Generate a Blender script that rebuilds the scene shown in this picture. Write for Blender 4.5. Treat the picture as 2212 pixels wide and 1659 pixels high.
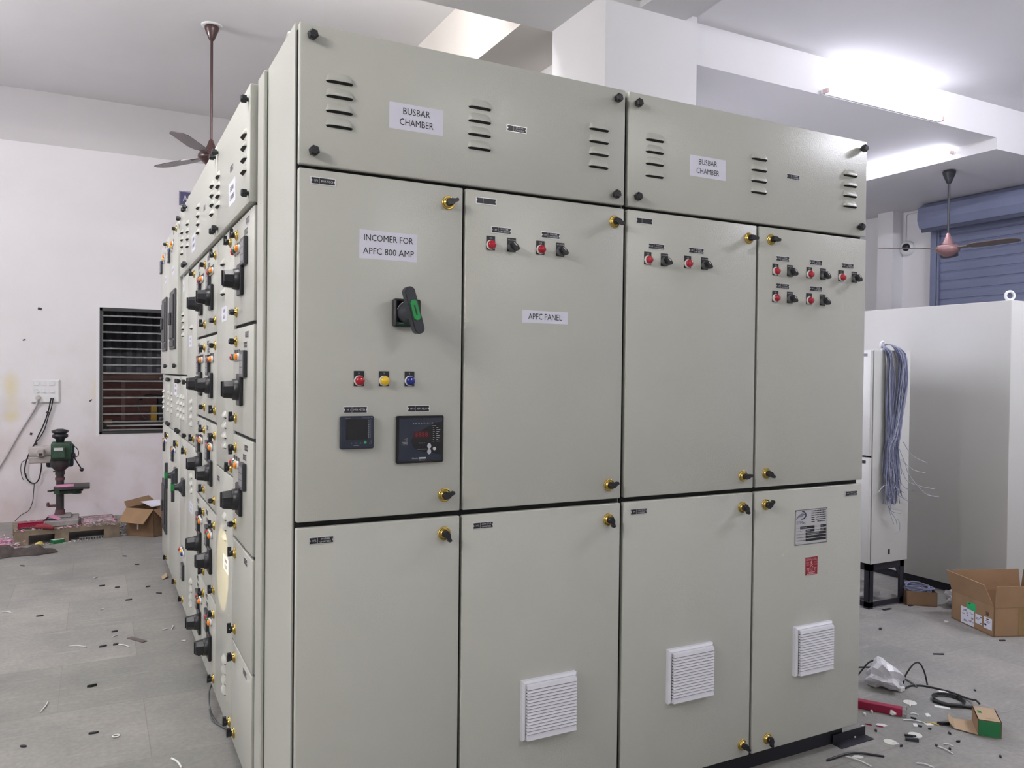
import bpy, bmesh, math, random
from mathutils import Matrix, Vector
for o in list(bpy.data.objects): bpy.data.objects.remove(o)
S = bpy.context.scene
COL = S.collection
random.seed(7)
R = math.radians
# ------------------------------------------------------------------ camera
YAW, PIT, ROL, FPX = R(27.6312), R(-0.7992), R(0.6212), 1719.24
CAMZ = 1.3642
_f = Vector((math.sin(YAW)*math.cos(PIT), math.cos(YAW)*math.cos(PIT), math.sin(PIT)))
_r = Vector((math.cos(YAW), -math.sin(YAW), 0)); _u = _r.cross(_f)
_r2 = math.cos(ROL)*_r + math.sin(ROL)*_u; _u2 = -math.sin(ROL)*_r + math.cos(ROL)*_u
cam_d = bpy.data.cameras.new('camera'); cam = bpy.data.objects.new('camera', cam_d); COL.objects.link(cam)
cam_d.sensor_fit = 'HORIZONTAL'; cam_d.sensor_width = 36; cam_d.lens = FPX/2212*36; cam_d.clip_start = .02
cam.matrix_world = Matrix(((_r2.x,_u2.x,-_f.x,0),(_r2.y,_u2.y,-_f.y,-2.0),(_r2.z,_u2.z,-_f.z,CAMZ),(0,0,0,1)))
S.camera = cam
# ------------------------------------------------------------------ world, exposure
W_ = bpy.data.worlds.new('world'); S.world = W_; W_.use_nodes = True
W_.node_tree.nodes['Background'].inputs[0].default_value = (.55,.58,.7,1)
W_.node_tree.nodes['Background'].inputs[1].default_value = .02
S.view_settings.view_transform = 'Standard'; S.view_settings.look = 'None'
S.view_settings.exposure = 0.8; S.view_settings.gamma = 1
try: S.view_settings.use_curve_mapping = False
except Exception: pass
# lamp table: (end A, end B, wall side offset vector, strength, colour); built as tube lights further down
WARM = (1.0,.985,.965); COOL = (.86,.86,1.0)
TUBES = [
 ((4.00,1.537,3.135),(5.14,1.537,3.135),(0,-1,0), 8, COOL, 'lit tube light on the beam face right of the white column'),
 ((5.823,1.85,3.085),(5.823,3.02,3.085),(-1,0,0), 34, COOL, 'lit tube light seen just right of the front cabinet top, above the small fan'),
 ((1.85,-3.3,3.35),(3.05,-3.3,3.35),(0,0,-1), 92, WARM, 'tube light on the ceiling behind the camera to the right'),
 ((-2.62,-2.2,2.95),(-2.62,-1.0,2.95),(1,0,0), 250, WARM, 'tube light on the left wall behind the camera'),
 ((-2.62,3.0,3.0),(-2.62,4.2,3.0),(1,0,0), 260, (.985,.96,1.0), 'tube light on the left wall beyond the frame, opposite the switchboard'),
 ((4.3,-.75,3.35),(5.5,-.75,3.35),(0,0,-1), 260, (.90,.90,1.0), 'tube light on the ceiling above the frame, over the floor scraps'),
 ((.55,2.04,3.45),(1.75,2.04,3.45),(0,1,0), 70, WARM, 'tube light on the hidden side of the ceiling drop behind the front cabinet'),
 ((2.966,1.80,1.15),(2.966,1.80,2.30),(1,0,0), 75, COOL, 'added upright fill tube, unseen on the right face of the white column'),  # added unseen tube, only there to brighten the right side
 ((-.7,.9,3.35),(.5,.9,3.35),(0,0,-1), 130, WARM, 'tube light on the ceiling above the near switchboard section'),
]
# ------------------------------------------------------------------ materials
MATS = {}
def mat(name, col, rough=.5, metal=0., vary=0., vscale=6., bump=0., bscale=300., emis=0., ecol=None, trans=0., alpha=1., spec=.5, coat=0.):
    if name in MATS: return MATS[name]
    m = bpy.data.materials.new(name); m.use_nodes = True; nt = m.node_tree; b = nt.nodes['Principled BSDF']
    b.inputs['Base Color'].default_value = (*col,1); b.inputs['Roughness'].default_value = rough; b.inputs['Metallic'].default_value = metal
    b.inputs['Specular IOR Level'].default_value = spec
    if coat: b.inputs['Coat Weight'].default_value = coat
    if trans: b.inputs['Transmission Weight'].default_value = trans
    if alpha < 1: b.inputs['Alpha'].default_value = alpha
    if emis:
        b.inputs['Emission Color'].default_value = (*(ecol or col),1); b.inputs['Emission Strength'].default_value = emis
    if vary or bump:
        tc = nt.nodes.new('ShaderNodeTexCoord')
    if vary:
        n = nt.nodes.new('ShaderNodeTexNoise'); n.inputs['Scale'].default_value = vscale; n.inputs['Detail'].default_value = 5
        nt.links.new(tc.outputs['Object'], n.inputs['Vector'])
        r = nt.nodes.new('ShaderNodeValToRGB'); r.color_ramp.elements[0].position = .3; r.color_ramp.elements[1].position = .7
        r.color_ramp.elements[0].color = (*[c*(1-vary) for c in col],1); r.color_ramp.elements[1].color = (*[min(1,c*(1+vary)) for c in col],1)
        nt.links.new(n.outputs['Fac'], r.inputs['Fac']); nt.links.new(r.outputs['Color'], b.inputs['Base Color'])
    if bump:
        n2 = nt.nodes.new('ShaderNodeTexNoise'); n2.inputs['Scale'].default_value = bscale; n2.inputs['Detail'].default_value = 2
        nt.links.new(tc.outputs['Object'], n2.inputs['Vector'])
        bp = nt.nodes.new('ShaderNodeBump'); bp.inputs['Strength'].default_value = bump; bp.inputs['Distance'].default_value = .002
        nt.links.new(n2.outputs['Fac'], bp.inputs['Height']); nt.links.new(bp.outputs['Normal'], b.inputs['Normal'])
    MATS[name] = m; return m
CAB = mat('powder coated grey', (.53,.535,.483), .33, bump=.25, bscale=230, vary=.02, vscale=3)
CAB2 = mat('powder coated light grey', (.60,.60,.575), .42, bump=.12, bscale=230)
GAPBLK = mat('black gap shade and gasket', (.012,.012,.012), .7)  # black also stands in for the shade in door gaps and louvre slits
BLK = mat('black plastic', (.012,.012,.016), .38)
DKG = mat('dark grey plastic', (.03,.033,.042), .42)
MIDG = mat('mid grey plastic', (.10,.10,.105), .45)
SCREEN = mat('black screen', (.003,.003,.004), .12)
NAVY = mat('navy fascia', (.014,.02,.038), .35)
BRASS = mat('brass', (.62,.45,.13), .25, 1.)
CHROME = mat('chrome', (.75,.75,.75), .15, 1.)
ALU = mat('aluminium plate', (.72,.72,.73), .38, .7)
REDL = mat('red lens', (.42,.006,.02), .2, coat=.5)
YELL = mat('yellow lens', (.82,.52,.01), .2, coat=.5)
BLUL = mat('blue lens', (.008,.018,.22), .2, coat=.5)
ORAL = mat('orange lens', (.9,.26,.02), .25, coat=.5)
GRNL = mat('green lens', (.006,.10,.03), .25, coat=.5)
GRN = mat('green insert', (.01,.27,.06), .4)
WPL = mat('white plastic', (.78,.78,.79), .4)
PAPER = mat('white paper', (.76,.76,.86), .7)
INK = mat('black ink', (.01,.01,.012), .6)
WINK = mat('white ink', (.62,.62,.64), .5)
BINK = mat('navy ink', (.012,.012,.10), .5)
RINK = mat('red enamel', (.30,.008,.018), .35)
GLOW_R = mat('unlit red digits', (.16,.004,.010), .4)
VENTW = mat('filter white', (.74,.74,.80), .45)
KRAFT = mat('cardboard', (.30,.185,.10), .8, vary=.10, vscale=9)
KRAFTD = mat('cardboard dark', (.215,.128,.07), .8, vary=.12, vscale=12)
KRAFTL = mat('cardboard edge', (.45,.33,.21), .85)
BLACKST = mat('black painted steel', (.012,.012,.02), .5)
WOOD = mat('pallet wood', (.23,.18,.13), .85, vary=.25, vscale=14)
BROWNF = mat('fan brown', (.055,.022,.022), .35, coat=.2)
FANPINK = mat('fan copper', (.30,.17,.17), .35, .3)
FANBL = mat('fan blade brown', (.16,.12,.10), .5)
SHUT = mat('shutter blue grey', (.20,.225,.34), .5, vary=.08, vscale=2)
SHUTD = mat('shutter dark', (.07,.08,.13), .5)
BARS = mat('window bar grey', (.20,.20,.20), .5)
DKSTEEL = mat('dark window steel', (.035,.035,.035), .6)
WIRE = mat('grey blue wire', (.26,.28,.42), .5)
WIREL = mat('pale grey wire', (.48,.50,.58), .5)
CABLE = mat('black cable', (.012,.012,.014), .5)
CABLEG = mat('grey cable', (.10,.105,.11), .5)
REDPIPE = mat('crimson powder coat', (.30,.008,.045), .4)
PINK = mat('pink powder', (.72,.30,.48), .9, vary=.15, vscale=60)
DGREEN = mat('drill green', (.022,.06,.035), .5, vary=.35, vscale=25)
DTEAL = mat('drill teal', (.012,.06,.075), .5)
DDARK = mat('drill dark steel', (.035,.028,.03), .5, vary=.3, vscale=25)
DGREY = mat('dusty grey motor', (.40,.36,.35), .7, vary=.15, vscale=25)
CLOTH = mat('dirty brown cloth', (.075,.062,.058), .95, vary=.3, vscale=30)
PLASTW = mat('clear wrap', (.80,.80,.84), .18, alpha=.55)
PLASTW2 = mat('milky plastic bag', (.82,.82,.86), .3, alpha=.85)
CREAM = mat('cream card', (.72,.72,.66), .7)
OFFW = mat('off white scrap', (.75,.75,.74), .7)
GRNBOX = mat('green printed card', (.012,.16,.05), .6)
LGRN = mat('green sticker', (.02,.48,.16), .6)
GLOWT = None
def wall_mat(name, col, stain, pink=0., dirt_z=None):
    m = bpy.data.materials.new(name); m.use_nodes = True; nt = m.node_tree; b = nt.nodes['Principled BSDF']; N = nt.nodes.new; L = nt.links.new
    b.inputs['Roughness'].default_value = .75; b.inputs['Specular IOR Level'].default_value = .3
    tc = N('ShaderNodeTexCoord'); n = N('ShaderNodeTexNoise'); n.inputs['Scale'].default_value = 1.3; n.inputs['Detail'].default_value = 6
    L(tc.outputs['Object'], n.inputs['Vector'])
    r = N('ShaderNodeValToRGB'); r.color_ramp.elements[0].position = .35; r.color_ramp.elements[1].position = .62
    r.color_ramp.elements[0].color = (*[c*(1-stain) for c in col],1); r.color_ramp.elements[1].color = (*col,1)
    L(n.outputs['Fac'], r.inputs['Fac']); out = r.outputs['Color']
    if dirt_z:
        sx = N('ShaderNodeSeparateXYZ'); L(tc.outputs['Object'], sx.inputs[0])
        mr = N('ShaderNodeMapRange'); mr.inputs[1].default_value = dirt_z; mr.inputs[2].default_value = 0.; mr.inputs[3].default_value = 0; mr.inputs[4].default_value = 1
        L(sx.outputs['Z'], mr.inputs[0])
        n2 = N('ShaderNodeTexNoise'); n2.inputs['Scale'].default_value = 3.1; n2.inputs['Detail'].default_value = 7; L(tc.outputs['Object'], n2.inputs['Vector'])
        r2 = N('ShaderNodeValToRGB'); r2.color_ramp.elements[0].position = .42; r2.color_ramp.elements[1].position = .72
        L(n2.outputs['Fac'], r2.inputs['Fac'])
        mu = N('ShaderNodeMath'); mu.operation = 'MULTIPLY'; L(mr.outputs[0], mu.inputs[0]); L(r2.outputs['Color'], mu.inputs[1])
        mx = N('ShaderNodeMixRGB'); mx.inputs[2].default_value = (.60,.53,.49,1); L(mu.outputs[0], mx.inputs[0]); L(out, mx.inputs[1]); out = mx.outputs[0]
        # pink dust low on the wall
        mr3 = N('ShaderNodeMapRange'); mr3.inputs[1].default_value = 1.1; mr3.inputs[2].default_value = 0.1; mr3.inputs[3].default_value = 0; mr3.inputs[4].default_value = .32
        L(sx.outputs['Z'], mr3.inputs[0]); mx2 = N('ShaderNodeMixRGB'); mx2.inputs[2].default_value = (.78,.62,.68,1)
        L(mr3.outputs[0], mx2.inputs[0]); L(out, mx2.inputs[1]); out = mx2.outputs[0]
        # yellow blotches left of the socket board
        for (bx,bz,sx_,sz_,am) in ((-.66,1.22,.085,.13,.75),(-.66,.93,.09,.07,.55),(-.65,1.08,.08,.30,.35),(.0,1.18,.05,.12,.3)):
            mp = N('ShaderNodeMapping'); mp.vector_type = 'POINT'; mp.inputs['Location'].default_value = (-bx/sx_,0,-bz/sz_); mp.inputs['Scale'].default_value = (1/sx_,0,1/sz_)
            L(tc.outputs['Object'], mp.inputs['Vector']); g = N('ShaderNodeTexGradient'); g.gradient_type = 'SPHERICAL'; L(mp.outputs[0], g.inputs[0])
            m3 = N('ShaderNodeMath'); m3.operation = 'MULTIPLY'; m3.inputs[1].default_value = am*1.6; L(g.outputs['Fac'], m3.inputs[0])
            m4 = N('ShaderNodeMath'); m4.operation = 'MULTIPLY'; L(m3.outputs[0], m4.inputs[0]); L(n2.outputs['Fac'], m4.inputs[1]); m4.use_clamp = True
            mx4 = N('ShaderNodeMixRGB'); mx4.inputs[2].default_value = (.70,.58,.20,1); L(m4.outputs[0], mx4.inputs[0]); L(out, mx4.inputs[1]); out = mx4.outputs[0]
    L(out, b.inputs['Base Color'])
    n5 = N('ShaderNodeTexNoise'); n5.inputs['Scale'].default_value = 9; n5.inputs['Detail'].default_value = 4; L(tc.outputs['Object'], n5.inputs['Vector'])
    bp = N('ShaderNodeBump'); bp.inputs['Strength'].default_value = .12; bp.inputs['Distance'].default_value = .02; L(n5.outputs['Fac'], bp.inputs['Height']); L(bp.outputs['Normal'], b.inputs['Normal'])
    return m
WALL = wall_mat('white plaster', (.80,.79,.80), .03)
WALLB = wall_mat('stained plaster', (.80,.78,.795), .04, dirt_z=1.9)
CEIL = wall_mat('ceiling plaster', (.80,.79,.80), .03)
BEIGE = wall_mat('unpainted beam plaster', (.76,.72,.67), .06)
def floor_mat():
    m = bpy.data.materials.new('stone slab floor'); m.use_nodes = True; nt = m.node_tree; b = nt.nodes['Principled BSDF']; N = nt.nodes.new; L = nt.links.new
    tc = N('ShaderNodeTexCoord'); mp = N('ShaderNodeMapping'); mp.inputs['Rotation'].default_value = (0,0,0); mp.inputs['Location'].default_value = (.13,.08,0); L(tc.outputs['Object'], mp.inputs[0])
    br = N('ShaderNodeTexBrick'); br.inputs['Scale'].default_value = 1; br.inputs['Brick Width'].default_value = .62; br.inputs['Row Height'].default_value = .56
    br.inputs['Mortar Size'].default_value = .0022; br.inputs['Mortar Smooth'].default_value = .3; br.inputs['Bias'].default_value = -.2
    br.inputs['Color1'].default_value = (.275,.275,.262,1); br.inputs['Color2'].default_value = (.345,.335,.32,1); br.inputs['Mortar'].default_value = (.25,.24,.23,1)
    L(mp.outputs[0], br.inputs['Vector'])
    n = N('ShaderNodeTexNoise'); n.inputs['Scale'].default_value = 2.2; n.inputs['Detail'].default_value = 8; n.inputs['Roughness'].default_value = .65; L(tc.outputs['Object'], n.inputs['Vector'])
    r = N('ShaderNodeValToRGB'); r.color_ramp.elements[0].position = .35; r.color_ramp.elements[1].position = .68
    r.color_ramp.elements[0].color = (.80,.80,.80,1); r.color_ramp.elements[1].color = (1.12,1.09,1.06,1); L(n.outputs['Fac'], r.inputs['Fac'])
    mx = N('ShaderNodeMixRGB'); mx.blend_type = 'MULTIPLY'; mx.inputs[0].default_value = 1; L(br.outputs['Color'], mx.inputs[1]); L(r.outputs['Color'], mx.inputs[2])
    n2 = N('ShaderNodeTexNoise'); n2.inputs['Scale'].default_value = 55; n2.inputs['Detail'].default_value = 4; L(tc.outputs['Object'], n2.inputs['Vector'])
    r2 = N('ShaderNodeValToRGB'); r2.color_ramp.elements[0].position = .3; r2.color_ramp.elements[1].position = .7
    r2.color_ramp.elements[0].color = (.9,.9,.9,1); r2.color_ramp.elements[1].color = (1.08,1.08,1.08,1); L(n2.outputs['Fac'], r2.inputs['Fac'])
    mx2 = N('ShaderNodeMixRGB'); mx2.blend_type = 'MULTIPLY'; mx2.inputs[0].default_value = 1; L(mx.outputs[0], mx2.inputs[1]); L(r2.outputs['Color'], mx2.inputs[2])
    # scuffs
    mp3 = N('ShaderNodeMapping'); mp3.inputs['Scale'].default_value = (1.2,7,1); mp3.inputs['Rotation'].default_value = (0,0,.4); L(tc.outputs['Object'], mp3.inputs[0])
    n3 = N('ShaderNodeTexNoise'); n3.inputs['Scale'].default_value = 3; n3.inputs['Detail'].default_value = 9; L(mp3.outputs[0], n3.inputs['Vector'])
    r3 = N('ShaderNodeValToRGB'); r3.color_ramp.elements[0].position = .60; r3.color_ramp.elements[1].position = .78; r3.color_ramp.elements[1].color = (.35,.35,.35,1); L(n3.outputs['Fac'], r3.inputs['Fac'])
    mx3 = N('ShaderNodeMixRGB'); mx3.inputs[2].default_value = (.50,.49,.48,1); L(r3.outputs['Color'], mx3.inputs[0]); L(mx2.outputs[0], mx3.inputs[1])
    L(mx3.outputs[0], b.inputs['Base Color']); b.inputs['Roughness'].default_value = .62; b.inputs['Specular IOR Level'].default_value = .35
    bp = N('ShaderNodeBump'); bp.inputs['Strength'].default_value = .1; bp.inputs['Distance'].default_value = .005; L(n2.outputs['Fac'], bp.inputs['Height']); L(bp.outputs['Normal'], b.inputs['Normal'])
    return m
FLOOR = floor_mat()
# ------------------------------------------------------------------ mesh builder
_TXT = {}
def text_geo(s, res=2):
    k = (s,res)
    if k in _TXT: return _TXT[k]
    c = bpy.data.curves.new('t','FONT'); c.body = s; c.resolution_u = res; c.align_x = 'CENTER'
    o = bpy.data.objects.new('t', c); COL.objects.link(o)
    dg = bpy.context.evaluated_depsgraph_get(); dg.update()
    me = o.evaluated_get(dg).to_mesh()
    v = [tuple(p.co) for p in me.vertices]; f = [tuple(p.vertices) for p in me.polygons]
    o.evaluated_get(dg).to_mesh_clear(); bpy.data.objects.remove(o); bpy.data.curves.remove(c)
    _TXT[k] = (v,f); return _TXT[k]
I4 = Matrix.Identity(4)
class MB:
    def __init__(s): s.v=[]; s.f=[]; s.m=[]; s.sm=[]
    def add(s, vs, fs, m=0, smooth=False, M=None):
        k = len(s.v)
        s.v += [tuple(M @ Vector(p)) if M else tuple(p) for p in vs]
        for f in fs: s.f.append(tuple(i+k for i in f)); s.m.append(m); s.sm.append(smooth)
        return s
    def box(s, x0,x1,y0,y1,z0,z1, m=0, b=0, M=None, seg=1):
        if b <= 0:
            v = [(x,y,z) for x in (x0,x1) for y in (y0,y1) for z in (z0,z1)]
            f = [(0,1,3,2),(4,6,7,5),(0,4,5,1),(2,3,7,6),(0,2,6,4),(1,5,7,3)]
            return s.add(v,f,m,False,M)
        bm = bmesh.new(); bmesh.ops.create_cube(bm, size=1)
        for p in bm.verts: p.co = Vector(((x0+x1)/2+p.co.x*(x1-x0),(y0+y1)/2+p.co.y*(y1-y0),(z0+z1)/2+p.co.z*(z1-z0)))
        bmesh.ops.bevel(bm, geom=bm.edges[:], offset=b, segments=seg, affect='EDGES', profile=.5)
        bm.verts.index_update()
        s.add([p.co[:] for p in bm.verts],[[q.index for q in f.verts] for f in bm.faces],m,seg>1,M); bm.free(); return s
    def cyl(s, p0, p1, r0, r1=None, n=16, m=0, caps=True, smooth=True, M=None, ph=0.):
        r1 = r0 if r1 is None else r1
        p0 = Vector(p0); p1 = Vector(p1); d = (p1-p0).normalized(); a = d.orthogonal().normalized(); b = d.cross(a)
        vs = []; fs = []
        for p,r in ((p0,r0),(p1,r1)):
            for i in range(n):
                t = 2*math.pi*i/n+ph; vs.append(p+r*(math.cos(t)*a+math.sin(t)*b))
        for i in range(n): fs.append((i,(i+1)%n,n+(i+1)%n,n+i))
        s.add(vs,fs,m,smooth,M)
        if caps: s.add(vs,[tuple(range(n-1,-1,-1)),tuple(range(n,2*n))],m,False,M)
        return s
    def lathe(s, prof, o, d, n=20, m=0, M=None, smooth=True):
        o = Vector(o); d = Vector(d).normalized(); a = d.orthogonal().normalized(); b = d.cross(a); vs = []; fs = []
        for r,h in prof:
            for i in range(n):
                t = 2*math.pi*i/n; vs.append(o+d*h+r*(math.cos(t)*a+math.sin(t)*b))
        for j in range(len(prof)-1):
            for i in range(n): fs.append((j*n+i,j*n+(i+1)%n,(j+1)*n+(i+1)%n,(j+1)*n+i))
        s.add(vs,fs,m,smooth,M)
        caps = []
        if prof[0][0] > 1e-5: caps.append(tuple(range(n-1,-1,-1)))
        if prof[-1][0] > 1e-5: caps.append(tuple((len(prof)-1)*n+i for i in range(n)))
        if caps: s.add(vs,caps,m,False,M)
        return s
    def tube(s, pts, r, n=7, m=0, M=None, sub=0):
        P = [Vector(p) for p in pts]
        if sub:
            Q = []
            for i in range(len(P)-1):
                p0 = P[max(0,i-1)]; p1 = P[i]; p2 = P[i+1]; p3 = P[min(len(P)-1,i+2)]
                for k in range(sub):
                    t = k/sub
                    Q.append(.5*((2*p1)+(p2-p0)*t+(2*p0-5*p1+4*p2-p3)*t*t+(3*p1-p0-3*p2+p3)*t**3))
            Q.append(P[-1]); P = Q
        vs = []; fs = []; a = None
        for i,p in enumerate(P):
            d = (P[min(i+1,len(P)-1)]-P[max(i-1,0)])
            if d.length < 1e-9: d = Vector((0,0,1))
            d.normalize()
            a = d.orthogonal().normalized() if a is None else (a-d*a.dot(d)).normalized() if (a-d*a.dot(d)).length > 1e-6 else d.orthogonal().normalized()
            b = d.cross(a); rr = r[i] if isinstance(r,(list,tuple)) else r
            for k in range(n):
                t = 2*math.pi*k/n; vs.append(p+rr*(math.cos(t)*a+math.sin(t)*b))
        for j in range(len(P)-1):
            for i in range(n): fs.append((j*n+i,j*n+(i+1)%n,(j+1)*n+(i+1)%n,(j+1)*n+i))
        fs += [tuple(range(n-1,-1,-1)), tuple((len(P)-1)*n+i for i in range(n))]
        return s.add(vs,fs,m,True,M)
    def prism(s, poly, w0, w1, m=0, M=None):     # polygon in (u,v), extruded along w
        n = len(poly); vs = [(u,v,w0) for u,v in poly]+[(u,v,w1) for u,v in poly]
        fs = [tuple(range(n-1,-1,-1)),tuple(range(n,2*n))]+[(i,(i+1)%n,n+(i+1)%n,n+i) for i in range(n)]
        return s.add(vs,fs,m,False,M)
    def text(s, t, u, v, w, h, m=0, width=None, M=None, res=2, maxw=None):   # flat lettering centred at (u,v)
        vs,fs = text_geo(t,res)
        if not vs: return s
        x0 = min(p[0] for p in vs); x1 = max(p[0] for p in vs); y0 = min(p[1] for p in vs); y1 = max(p[1] for p in vs)
        k = h/(y1-y0); kx = width/(x1-x0) if width else k
        if maxw and kx*(x1-x0) > maxw: kx = maxw/(x1-x0)
        return s.add([(u+(p[0]-(x0+x1)/2)*kx, v+(p[1]-(y0+y1)/2)*k, w) for p in vs],fs,m,False,M)
    def mesh(s, name, mats):
        me = bpy.data.meshes.new(name); me.from_pydata(s.v,[],s.f); me.update()
        for m in (mats if isinstance(mats,(list,tuple)) else [mats]): me.materials.append(m)
        me.polygons.foreach_set('material_index', s.m); me.polygons.foreach_set('use_smooth', s.sm); me.update(); return me
    def part(s, name, mats, parent, label=None):   # world-space geometry, child of a thing or part
        o = bpy.data.objects.new(name, s.mesh(name,mats)); COL.objects.link(o)
        o.parent = parent; o.matrix_parent_inverse = WM(parent).inverted()
        if label: o['label'] = label
        return o
    def top(s, name, mats, label, cat, group=None, kind=None):   # single-mesh thing, origin at its base
        xs=[p[0] for p in s.v]; ys=[p[1] for p in s.v]; zs=[p[2] for p in s.v]
        c = ((min(xs)+max(xs))/2,(min(ys)+max(ys))/2,min(zs))
        s.v = [(p[0]-c[0],p[1]-c[1],p[2]-c[2]) for p in s.v]
        o = bpy.data.objects.new(name, s.mesh(name,mats)); COL.objects.link(o); o.location = c
        return tag(o,label,cat,group,kind)
    def struct(s, name, mats):
        o = bpy.data.objects.new(name, s.mesh(name,mats)); COL.objects.link(o); o['kind'] = 'structure'; return o
def tag(o,label,cat,group=None,kind=None):
    o['label'] = label; o['category'] = cat
    if group: o['group'] = group
    if kind: o['kind'] = kind
    return o
def WM(o):
    if o is None: return Matrix.Identity(4)
    M = o.matrix_basis.copy()
    return WM(o.parent) @ o.matrix_parent_inverse @ M if o.parent else M
def thing(name,label,cat,loc,group=None):
    o = bpy.data.objects.new(name,None); COL.objects.link(o); o.location = loc; o.empty_display_size = .1
    return tag(o,label,cat,group)
def inst(me, name, parent, M, label=None):      # a copy of a fitting placed by its world matrix
    o = bpy.data.objects.new(name, me); COL.objects.link(o)
    o.parent = parent; o.matrix_parent_inverse = WM(parent).inverted(); o.matrix_basis = M
    if label: o['label'] = label
    return o
def FR(x,z,y=0.,rot=0.):       # frame on a face looking to -y: u right (+x), v up, w out
    return Matrix(((1,0,0,x),(0,0,-1,y),(0,1,0,z),(0,0,0,1))) @ Matrix.Rotation(rot,4,'Z')
def FL(y,z,x=.424,rot=0.):     # frame on a face looking to -x: u right (-y), v up, w out
    return Matrix(((0,0,-1,x),(-1,0,0,y),(0,1,0,z),(0,0,0,1))) @ Matrix.Rotation(rot,4,'Z')
# ------------------------------------------------------------------ the room
H1, H2, HB, HS, YW, XW = 3.355, 3.82, 3.12, 3.037, 6.25, 7.275
XLW, YF = -2.62, -5.2
MB().box(XLW-.2,XW+.2,YF-.2,YW+.15,-.1,0).struct('floor', FLOOR)
b = MB()
b.box(XLW,2.145,2.04,YW,H2,H2+.1)
b.box(XLW,XW,YF,1.537,H1,H2+.1); b.box(XLW,2.966,1.537,2.04,H1,H2+.1)
b.box(2.966,5.823,1.537,YW,HB,H2+.1); b.box(2.60,2.966,2.04,YW,HB,H2+.1)
b.box(5.823,XW,1.537,YW,HS,H2+.1)
b.struct('ceiling', CEIL)
MB().box(2.145,2.60,2.04,YW,H1-.001,H2+.1).struct('ceiling_beam', BEIGE)
MB().box(2.57,2.88,YF,1.485,H1-.035,H1+.02).struct('ceiling_beam', WALL)
MB().box(2.351,2.965,1.485,2.03,0,H1).struct('column', WALL)
WX0,WX1,WZ0,WZ1 = .032,.78,.758,1.926
b = MB()
b.box(XLW,WX0,YW,YW+.15,0,H2+.1); b.box(WX1,XW,YW,YW+.15,0,H2+.1); b.box(WX0,WX1,YW,YW+.15,0,WZ0); b.box(WX0,WX1,YW,YW+.15,WZ1,H2+.1)
b.struct('wall_back', WALLB)
MB().box(XLW,2.145,YW-.004,YW,3.355,H2).struct('ceiling_beam', wall_mat('darker grey beam', (.60,.585,.59), .04))  # top band of the back wall, darker grey than the wall below
MB().box(XLW-.15,XLW,YF,YW,0,H2+.1).struct('wall_left', WALL)
MB().box(XLW,XW,YF-.15,YF,0,H2+.1).struct('wall_front', WALL)
MB().box(XW,XW+.15,YF,YW,0,H2+.1).struct('wall_right', WALL)
MB().box(7.119,XW,3.354,3.53,0,HS).struct('column', WALL)
# window: plaster reveal, dark frame and the flat horizontal bars
wroot = MB()
b = wroot
for x0,x1,z0,z1 in ((WX0-.028,WX0,WZ0-.02,WZ1+.025),(WX0,WX1+.02,WZ1,WZ1+.025)): b.box(x0,x1,YW-.006,YW+.002,z0,z1)
win = b.struct('window_1', WALL)
b = MB()
for x0,x1,z0,z1 in ((WX0,WX0+.022,WZ0,WZ1),(WX1-.022,WX1,WZ0,WZ1),(WX0,WX1,WZ0,WZ0+.025),(WX0,WX1,WZ1-.03,WZ1)): b.box(x0,x1,YW-.004,YW+.05,z0,z1)
b.part('window_frame', DKSTEEL, win)
b = MB()
b.box(WX0+.022,WX0+.03,YW+.012,YW+.02,WZ0+.025,WZ1-.03)
for z in (1.852,1.778,1.701,1.625,1.549,1.473,1.398,1.322,1.247,1.171,1.094,1.017,.941,.868,.795): b.box(WX0+.022,WX1-.022,YW+.01,YW+.016,z-.007,z+.007)
b.part('window_grille', BARS, win)
MB().box(WX0,WX1,YW+.05,YW+.15,WZ0-.005,WZ0+.004).part('window_sill', DKSTEEL, win)
# room behind the window
b = MB()
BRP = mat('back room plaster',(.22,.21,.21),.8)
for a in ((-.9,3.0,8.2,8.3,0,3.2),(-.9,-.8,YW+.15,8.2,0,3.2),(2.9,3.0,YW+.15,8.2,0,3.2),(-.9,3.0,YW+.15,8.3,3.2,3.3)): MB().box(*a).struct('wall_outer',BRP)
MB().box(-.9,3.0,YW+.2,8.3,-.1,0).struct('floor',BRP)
b = MB()
n = 44; pts = []
for i in range(n+1):
    x = -.6+i*.05; pts.append((x, .022*(1 if (i%4) in (0,1) else -1)))
vs = []; fs = []
for x,d in pts:
    for y in (7.60+d,7.612+d): vs += [(x,y,0.),(x,y,2.75)]
for i in range(n):
    a=i*4; c=a+4; fs += [(a,c,c+1,a+1),(a+2,a+3,c+3,c+2),(a+1,c+1,c+3,a+3),(a,a+2,c+2,c)]
MB().add(vs,fs).top('corrugated_sheet', mat('grey corrugated sheet',(.30,.30,.36),.5,vary=.1,vscale=5), 'grey corrugated sheet standing above the red brown board behind the window', 'sheet')
PLY = mat('red brown board',(.20,.09,.08),.7,vary=.2,vscale=12); PLYL = mat('red brown batten',(.30,.18,.16),.7,vary=.15,vscale=10)
t = thing('wooden_screen','red brown wooden screen with pale battens behind the window','wooden screen',(.5,7.5,0))
MB().box(-.5,1.6,7.5,7.52,0,1.31).part('board',PLY,t)
MB().box(-.5,1.6,7.46,7.5,1.225,1.317).part('batten',PLYL,t)
MB().box(.245,.285,7.47,7.5,.05,1.225).part('batten',PLYL,t)
t = thing('work_table','dark table with a pale front edge behind the window bars','table',(.55,6.95,0))
MB().box(.05,1.3,6.7,7.25,.80,.822).part('table_top',mat('dark laminate',(.05,.045,.045),.5),t)
MB().box(.10,1.3,6.69,6.70,.80,.812).part('table_edge',WPL,t)
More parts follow.
